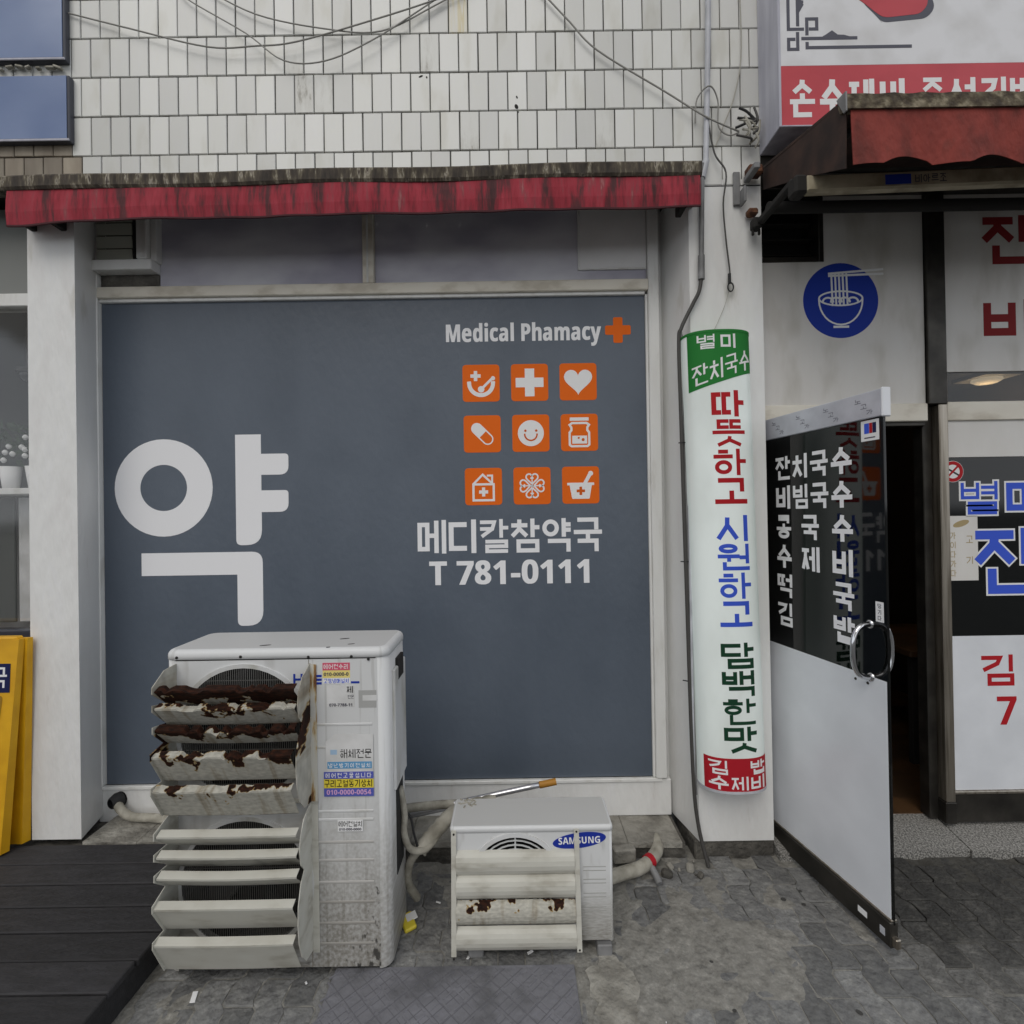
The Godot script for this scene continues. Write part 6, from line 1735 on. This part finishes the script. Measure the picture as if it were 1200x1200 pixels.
func build_small_things() -> void:
	# steel plate on the ground
	var s := thing("steel_plate", Vector3(-0.25, 0, -1.6), "flat grey steel tread plate lying before the two air conditioners", "plate")
	var b := MB.new()
	b.cbox(Vector3(-0.247, 0.008, -1.52), Vector3(0.918, 0.012, 0.93), 0.003)
	obj("plate_sheet", b.done(), M.plate, s)
	var gl := MB.new()   # worn dark lattice between the lozenges
	for i in range(-12, 24):
		for sg in [1.0, -1.0]:
			var lift := 0.0006 + (0.0002 if sg > 0 else 0.0)
			var a0 := Vector2(-0.70 + i * 0.066, 1.06)
			var x0 := clampf(a0.x, -0.70, 0.206)
			var far := Vector2(a0.x + 0.91 * sg, 1.97)
			var x1 := clampf(far.x, -0.70, 0.206)
			var pa := Vector2(x0, 1.06 + (x0 - a0.x) * sg)
			var pb := Vector2(x1, 1.06 + (x1 - a0.x) * sg)
			if pa.distance_to(pb) > 0.05 and pa.y >= 1.059 and pb.y <= 1.981: gl.ribbon(PackedVector2Array([pa, pb]), 0.0014, false, func(p: Vector2, l: float) -> Vector3: return Vector3(p.x, 0.0138 + l, -p.y), lift, 0.0, 0.0)
	obj("lattice", gl.done(), M.plate_dark, s).set_meta("kind", "stuff")
	var t := MB.new()   # the raised lozenge lines of the tread, in one piece
	var f := func(p: Vector2, l: float) -> Vector3: return Vector3(p.x, 0.0135 + l, -p.y)
	var step := 0.044
	for i in 21:
		for j in 21:
			var p := Vector2(-0.70 + i * step, 1.07 + j * step)
			if p.x > 0.2 or p.y > 1.97: continue
			var up := (i + j) % 2 == 0
			var d := Vector2(0.015, 0.015 if up else -0.015)
			t.ribbon(PackedVector2Array([p - d, p + d]), 0.003, false, f, 0.0024, 0.0, 0.3)
	obj("tread", t.done(), M.plate, s).set_meta("kind", "stuff")
	# litter
	var c1 := thing("crushed_packet", Vector3(-0.472, 0.0, -2.2), "crushed yellow and white packet on the pavers between the air conditioners", "litter")
	var pk := MB.new()
	var bs := Basis.from_euler(Vector3(0.1, 0.5, 0.12))
	pk.cbox(Vector3(-0.472, 0.014, -2.2), Vector3(0.052, 0.018, 0.085), 0.005, bs)
	obj("packet_box", pk.done(), M.bright_yellow, c1)
	var pl := MB.new()
	pl.cbox(Vector3(-0.462, 0.0245, -2.218), Vector3(0.046, 0.004, 0.04), 0.001, bs)
	obj("packet_label", pl.done(), M.print_white, c1)
	for q in [[-0.50, -2.13, 0.016, "white scrap in front of the crushed yellow packet"], [-0.20, -2.03, 0.02, "white scrap under the left front corner of the small air conditioner"], [0.045, -2.05, 0.022, "white scrap under the middle of the small air conditioner"], [-1.19, -1.88, 0.035, "largest white scrap of paper, between the deck and the tall unit"], [-0.8, -1.93, 0.014, "white scrap below the lowest louvre of the tall unit"], [-0.36, -2.32, 0.02, "white scrap at the wall between the two air conditioners"], [0.5, -1.76, 0.006, "tiny white fleck on the pavement right of the steel plate"]]:
		var p := MB.new()
		p.cbox(Vector3.ZERO, Vector3(q[2] * 1.1, 0.003, q[2] * 0.5), 0.001, Basis.from_euler(Vector3(0.15, q[0] * 9.0, 0.2)))
		var o := obj("paper_scrap", p.done(), M.print_white, null, Vector3(q[0], 0.006, q[1]))
		tag(o, q[3], "litter", "white scraps on the pavement")
	var gum := MB.new()
	for k in 30:
		var r := rng.randf_range(0.006, 0.014)
		gum.plate(disc(Vector2(rng.randf_range(0.35, 2.6), rng.randf_range(1.5, 2.5)), r, r * rng.randf_range(0.7, 1.0), 10, rng.randf() * 3), func(p: Vector2, l: float) -> Vector3: return Vector3(p.x, 0.0022 + l, -p.y), 0.0, 0.0007)
	var go := obj("gum_spots", gum.done(), M.gum)
	tag(go, "dark flattened spots of old gum on the pavement before the door", "gum")
	go.set_meta("kind", "stuff")
	# yellow folding board at the left
	var a := thing("folding_board", Vector3(-2.75, 0.13, -2.5), "yellow folding sign board with a navy label, left of the white pillar", "sign board")
	var lean := [[-2.53, 0.05, 0.0], [-2.60, -0.03, 0.07]]
	for k in 2:
		var y0 := 0.142
		var h := 1.03
		var z0: float = [-2.50, -2.585][k]
		var z1: float = [-2.545, -2.57][k]
		var xr0: float = [-2.500, -2.475][k]
		var xr1: float = [-2.446, -2.428][k]
		var q := MB.new()
		q.hull8([Vector3(-3.1, y0, z0 + 0.017), Vector3(xr0, y0, z0 + 0.017), Vector3(xr0 + 0.012, y0, z0 - 0.017), Vector3(-3.1, y0, z0 - 0.017), Vector3(-3.1, y0 + h, z1 + 0.012), Vector3(xr1, y0 + h, z1 + 0.012), Vector3(xr1 + 0.006, y0 + h, z1 - 0.012), Vector3(-3.1, y0 + h, z1 - 0.012)])
		obj("leaf", q.done(), M.yellow, a)
	var tp := MB.new()
	tp.cbox(Vector3(-2.78, 1.172, -2.556), Vector3(0.64, 0.024, 0.045), 0.008)
	obj("top_cap", tp.done(), M.yellow, a)
	var tr := Transform3D(Basis(Vector3.RIGHT, -0.04), Vector3(0, 0, 0))
	var sl := func(p: Vector2, l: float) -> Vector3: return Vector3(p.x, p.y, lerpf(-2.483, -2.533, (p.y - 0.142) / 1.03) + l)
	var lb := MB.new()
	lb.plate(rect(-2.95, 0.915, -2.482, 1.055), sl, 0.0, 0.002)
	var nl := obj("navy_label", lb.done(), M.navy, a)
	letters(nl, "약국", -2.685, 1.038, 0.085, 0.1, 0.104, M.print_white, func(p: Vector2, l: float) -> Vector3: return sl.call(p, l + 0.002), 0.9)
	var ob := MB.new()
	ob.plate(rounded([Vector2(-2.95, 0.45), Vector2(-2.56, 0.45), Vector2(-2.515, 0.9), Vector2(-2.95, 0.9)], [0.02]), sl, 0.0, 0.0015)
	obj("faded_print", ob.done(), M.yellow_dark, a)
	tr = tr.inverse()

	# shopfront left of the pillar
	var n := thing("neighbour_front", Vector3(-2.9, 0.1, -2.78), "glazed shopfront with a white rail left of the plain white pillar", "shopfront")
	part_box("head_panel", n, M.head_grey, Vector3(-6.6, 2.985, -2.83), Vector3(-2.47, 3.45, -2.77), 0.003)
	part_box("top_rail", n, M.white_alu, Vector3(-6.6, 2.915, -2.84), Vector3(-2.47, 2.984, -2.75), 0.004)
	part_box("sill_board", n, M.sign_edge, Vector3(-6.6, 0.1, -2.85), Vector3(-2.47, 1.168, -2.76), 0.004)
	part_box("window_pane", n, M.glass, Vector3(-6.6, 1.168, -2.79), Vector3(-2.47, 2.914, -2.784), 0.001)
	var r := thing("pharmacy_room", Vector3(-3.0, 1.0, -3.6), "grey room with shelves behind the glass left of the pillar", "room")
	part_box("floor", r, M.room_grey, Vector3(-6.7, 0.08, -4.4), Vector3(-2.35, 0.1, -2.86), 0.002)
	part_box("wall", r, M.room_grey, Vector3(-6.7, 0.1, -4.5), Vector3(-2.35, 3.4, -4.4), 0.002)
	part_box("wall", r, M.room_grey, Vector3(-6.75, 0.1, -4.4), Vector3(-6.68, 3.4, -2.84), 0.002)
	part_box("wall", r, M.room_grey, Vector3(-2.40, 0.1, -4.4), Vector3(-2.31, 3.4, -3.01), 0.002)
	part_box("ceiling", r, M.room_grey, Vector3(-6.7, 3.35, -4.4), Vector3(-2.35, 3.42, -2.85), 0.002)
	part_box("counter", r, M.white_alu, Vector3(-6.6, 1.905, -3.1), Vector3(-2.42, 1.94, -2.83), 0.004)
	part_box("shelf_back", r, M.board_pale, Vector3(-6.6, 0.2, -3.14), Vector3(-2.42, 1.9, -3.1), 0.003)
	for k in 22: part_box("blind_strip", r, M.old_paper if k % 2 else M.room_grey, Vector3(-5.54 + k * 0.14, 1.17, -3.0), Vector3(-5.42 + k * 0.14, 1.895, -2.985), 0.004)
	var cam := thing("dome_camera", Vector3(-2.74, 2.6, -2.9), "black dome camera hanging behind the glass left of the pillar", "camera")
	var cb := MB.new()
	cb.lathe(Vector3(-2.745, 2.6, -2.93), PackedVector2Array([Vector2(0.0, -0.055), Vector2(0.03, -0.048), Vector2(0.05, -0.025), Vector2(0.056, 0.0), Vector2(0.0, 0.002)]), 20)
	obj("dome", cb.done(), M.dome, cam)
	var cm := MB.new()
	cm.lathe(Vector3(-2.745, 2.603, -2.93), PackedVector2Array([Vector2(0.066, 0.0), Vector2(0.066, 0.02), Vector2(0.02, 0.03), Vector2(0.02, 0.7), Vector2(0.0, 0.7)]), 20)
	obj("mount", cm.done(), M.soot, cam)
	for k in 2:
		var v := thing("flower_pot", Vector3(-2.73 - 0.15 * k, 1.94, -2.95), ["white flower pot nearest the pillar on the counter behind the glass", "second white flower pot from the pillar on the counter behind the glass"][k], "flower pot")
		var x := -2.735 - 0.15 * k
		var vb := MB.new()
		vb.lathe(Vector3(x, 1.941, -2.95), PackedVector2Array([Vector2(0.0, 0.0), Vector2(0.036, 0.0), Vector2(0.052, 0.13), Vector2(0.046, 0.13), Vector2(0.03, 0.01)]), 18)
		obj("pot", vb.done(), M.print_white, v)
		var fb := MB.new()
		for i in 40:
			var q := Vector3(x + rng.randf_range(-0.07, 0.07), 2.09 + rng.randf_range(0.0, 0.22), -2.95 + rng.randf_range(-0.06, 0.06))
			var u := Vector3(rng.randf_range(-1, 1), rng.randf_range(-0.4, 1), rng.randf_range(-1, 1)).normalized() * 0.045
			var w := u.cross(Vector3(rng.randf_range(-1, 1), 0.3, rng.randf_range(-1, 1))).normalized() * 0.018
			fb.tri(q - w, q + w, q + u); fb.tri(q + w, q - w, q - u * 0.4)
		obj("leaves", fb.done(), M.leaf, v).set_meta("kind", "stuff")
		var bb := MB.new()
		for i in 7: bb.cbox(Vector3(x + rng.randf_range(-0.05, 0.06), 2.1 + rng.randf_range(0.0, 0.14), -2.9), Vector3(0.03, 0.03, 0.03), 0.011)
		obj("blossoms", bb.done(), M.print_white, v).set_meta("kind", "stuff")
	# roof slab over the shops, so that no light falls in from above
	part_box("roof_slab", structure_node("building_core"), M.cement_dark, Vector3(-7.0, 3.425, -6.4), Vector3(4.0, 3.52, -2.96), 0.002)


func structure_node(called: String) -> Node3D:
	var n := Node3D.new()
	n.name = called
	add_child(n)
	base_of[n] = Vector3.ZERO
	return structure(n)


func grimy_front(less := 1.0) -> StandardMaterial3D:   # enamel with splashed street dirt low down and black smears at its lower right corner
	var im := Image.create(200, 800, false, Image.FORMAT_RGB8)
	var a := noise(0.012, 131, FastNoiseLite.TYPE_SIMPLEX_SMOOTH, 5)
	var d := noise(0.07, 132, FastNoiseLite.TYPE_SIMPLEX_SMOOTH, 4)
	for y in 800:
		for x in 200:
			var v := y / 800.0
			var u := x / 200.0
			var splash := smoothstep(0.35, 1.0, v + 0.12 * a.get_noise_2d(x, y * 0.4)) * (0.8 + 0.5 * d.get_noise_2d(x, y))
			var smear := smoothstep(0.16, 0.5, d.get_noise_2d(x * 0.8, y * 0.5) * 0.7 + a.get_noise_2d(x * 2.0, y) * 0.5 + 0.9 * (u - 0.7) + 2.0 * (v - 0.96))
			var streak := smoothstep(0.2, 0.5, a.get_noise_2d(x * 3.0, y * 0.15 + 50.0)) * 0.16
			var col := c(209, 210, 210).lerp(c(118, 114, 106), clampf(splash * 0.85 * less + streak, 0.0, 1.0)).lerp(c(48, 46, 43), smear * 0.8 if less == 1.0 else 0.0)
			im.set_pixel(x, y, col)
	var m := StandardMaterial3D.new()
	m.albedo_texture = ImageTexture.create_from_image(im)
	m.roughness = 0.5
	return m


func more_materials() -> void:
	M.smoke = paint(Color(0.12, 0.13, 0.13, 0.55), 0.05)
	M.smoke.transparency = BaseMaterial3D.TRANSPARENCY_ALPHA
	M.slat = paint(c(176, 178, 166), 0.5)
	M.paper_ink = paint(c(168, 150, 110), 0.7)
	M.lamp_glow = paint(c(255, 238, 205), 0.5)
	M.lamp_glow.emission_enabled = true
	M.lamp_glow.emission = c(255, 236, 200)
	M.lamp_glow.emission_energy_multiplier = 0.9
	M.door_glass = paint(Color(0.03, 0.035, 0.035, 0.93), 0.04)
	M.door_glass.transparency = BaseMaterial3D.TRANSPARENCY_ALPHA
	M.film_rail = worn([[0.2, c(176, 178, 186)], [0.8, c(198, 200, 208)]], 0.01, 101, 0.3)
	M.film_ink = paint(c(112, 112, 122), 0.6)
	M.cream_dirty = worn([[0.1, c(132, 122, 100)], [0.5, c(172, 162, 138)], [0.9, c(186, 176, 152)]], 0.01, 102, 0.6)
	M.cable_dark = paint(c(68, 66, 64), 0.6)
	M.grille_pale = paint(c(196, 198, 198), 0.45)
	M.seam = paint(c(120, 112, 100), 0.7)
	M.seam_pale = paint(c(158, 158, 154), 0.6)
	M.pink_print = paint(c(206, 84, 110), 0.5)
	M.pale_yellow = paint(c(232, 214, 130), 0.5)
	M.bright_yellow = paint(c(226, 206, 62), 0.5)
	M.violet_print = paint(c(84, 92, 176), 0.5)
	M.sky_print = paint(c(92, 152, 196), 0.5)
	M.pale_blue = paint(c(160, 188, 214), 0.5)
	M.pink_pale = paint(c(216, 168, 208), 0.5)
	M.grimy = grimy_front()
	M.plate_dark = paint(c(97, 97, 102), 0.7)
	M.gum = paint(c(62, 61, 59), 0.9)
	M.rib_mid = paint(c(178, 176, 172), 0.5)
	M.rib_low = paint(c(152, 149, 143), 0.55)
	M.grimy_case = grimy_front(0.75)
	M.grimy_small = grimy_front(0.85)
	M.old_paper = worn([[0.2, c(196, 196, 194)], [0.8, c(222, 222, 222)]], 0.01, 103, 0.6)
	M.tape = paint(c(170, 170, 168), 0.35)
	M.badge_blue = paint(c(24, 48, 150), 0.35)
	M.chrome_soft = paint(c(214, 214, 218), 0.3, 0.9)
	M.ochre = paint(c(172, 120, 40), 0.6)
	M.dome = paint(c(18, 18, 20), 0.08)
	M.leaf = paint(c(58, 76, 54), 0.7)
	M.rusts = [rusty(111, 1.05), rusty(112, 0.2), rusty(113, 0.58), rusty(114, 0.22), rusty(115, -0.06), rusty(116, 0.0), rusty(119, 0.2), rusty(118, -0.08)]


func _ready() -> void:
	rng.seed = 11
	var cam := Camera3D.new()
	cam.name = "camera"
	cam.position = Vector3(0, 1.75, 0)
	cam.rotation_degrees = Vector3(0.3, 0.0, -0.9)
	cam.fov = 90.0
	cam.far = 400.0
	add_child(cam)
	cam.current = true
	var env := Environment.new()
	env.background_mode = Environment.BG_SKY
	var sky := Sky.new()
	var sm := ProceduralSkyMaterial.new()
	sm.sky_top_color = c(216, 223, 233)
	sm.sky_horizon_color = c(226, 229, 233)
	sm.sky_curve = 0.35
	sm.ground_bottom_color = c(70, 70, 70)
	sm.ground_horizon_color = c(110, 111, 114)
	sky.sky_material = sm
	env.sky = sky
	env.background_energy_multiplier = 1.0
	env.tonemap_mode = Environment.TONE_MAPPER_LINEAR
	env.tonemap_exposure = 1.25
	env.sdfgi_enabled = true
	env.ssao_enabled = true
	env.ssil_enabled = true
	var we := WorldEnvironment.new()
	we.name = "environment"
	we.environment = env
	add_child(we)
	var sun := DirectionalLight3D.new()
	sun.name = "overcast_light"
	sun.light_energy = 0.3
	sun.light_angular_distance = 40.0
	sun.light_color = Color(1.0, 0.985, 0.965)
	sun.shadow_enabled = true
	sun.rotation_degrees = Vector3(-48.0, -18.0, 0.0)
	add_child(sun)
	make_materials()
	more_materials()
	build_ground()
	build_walls()
	build_pharmacy()
	build_restaurant()
	build_deck()
	build_awnings()
	build_signs()
	build_lightbox()
	build_door()
	build_tall_unit()
	build_small_unit()
	build_pipes()
	build_small_things()
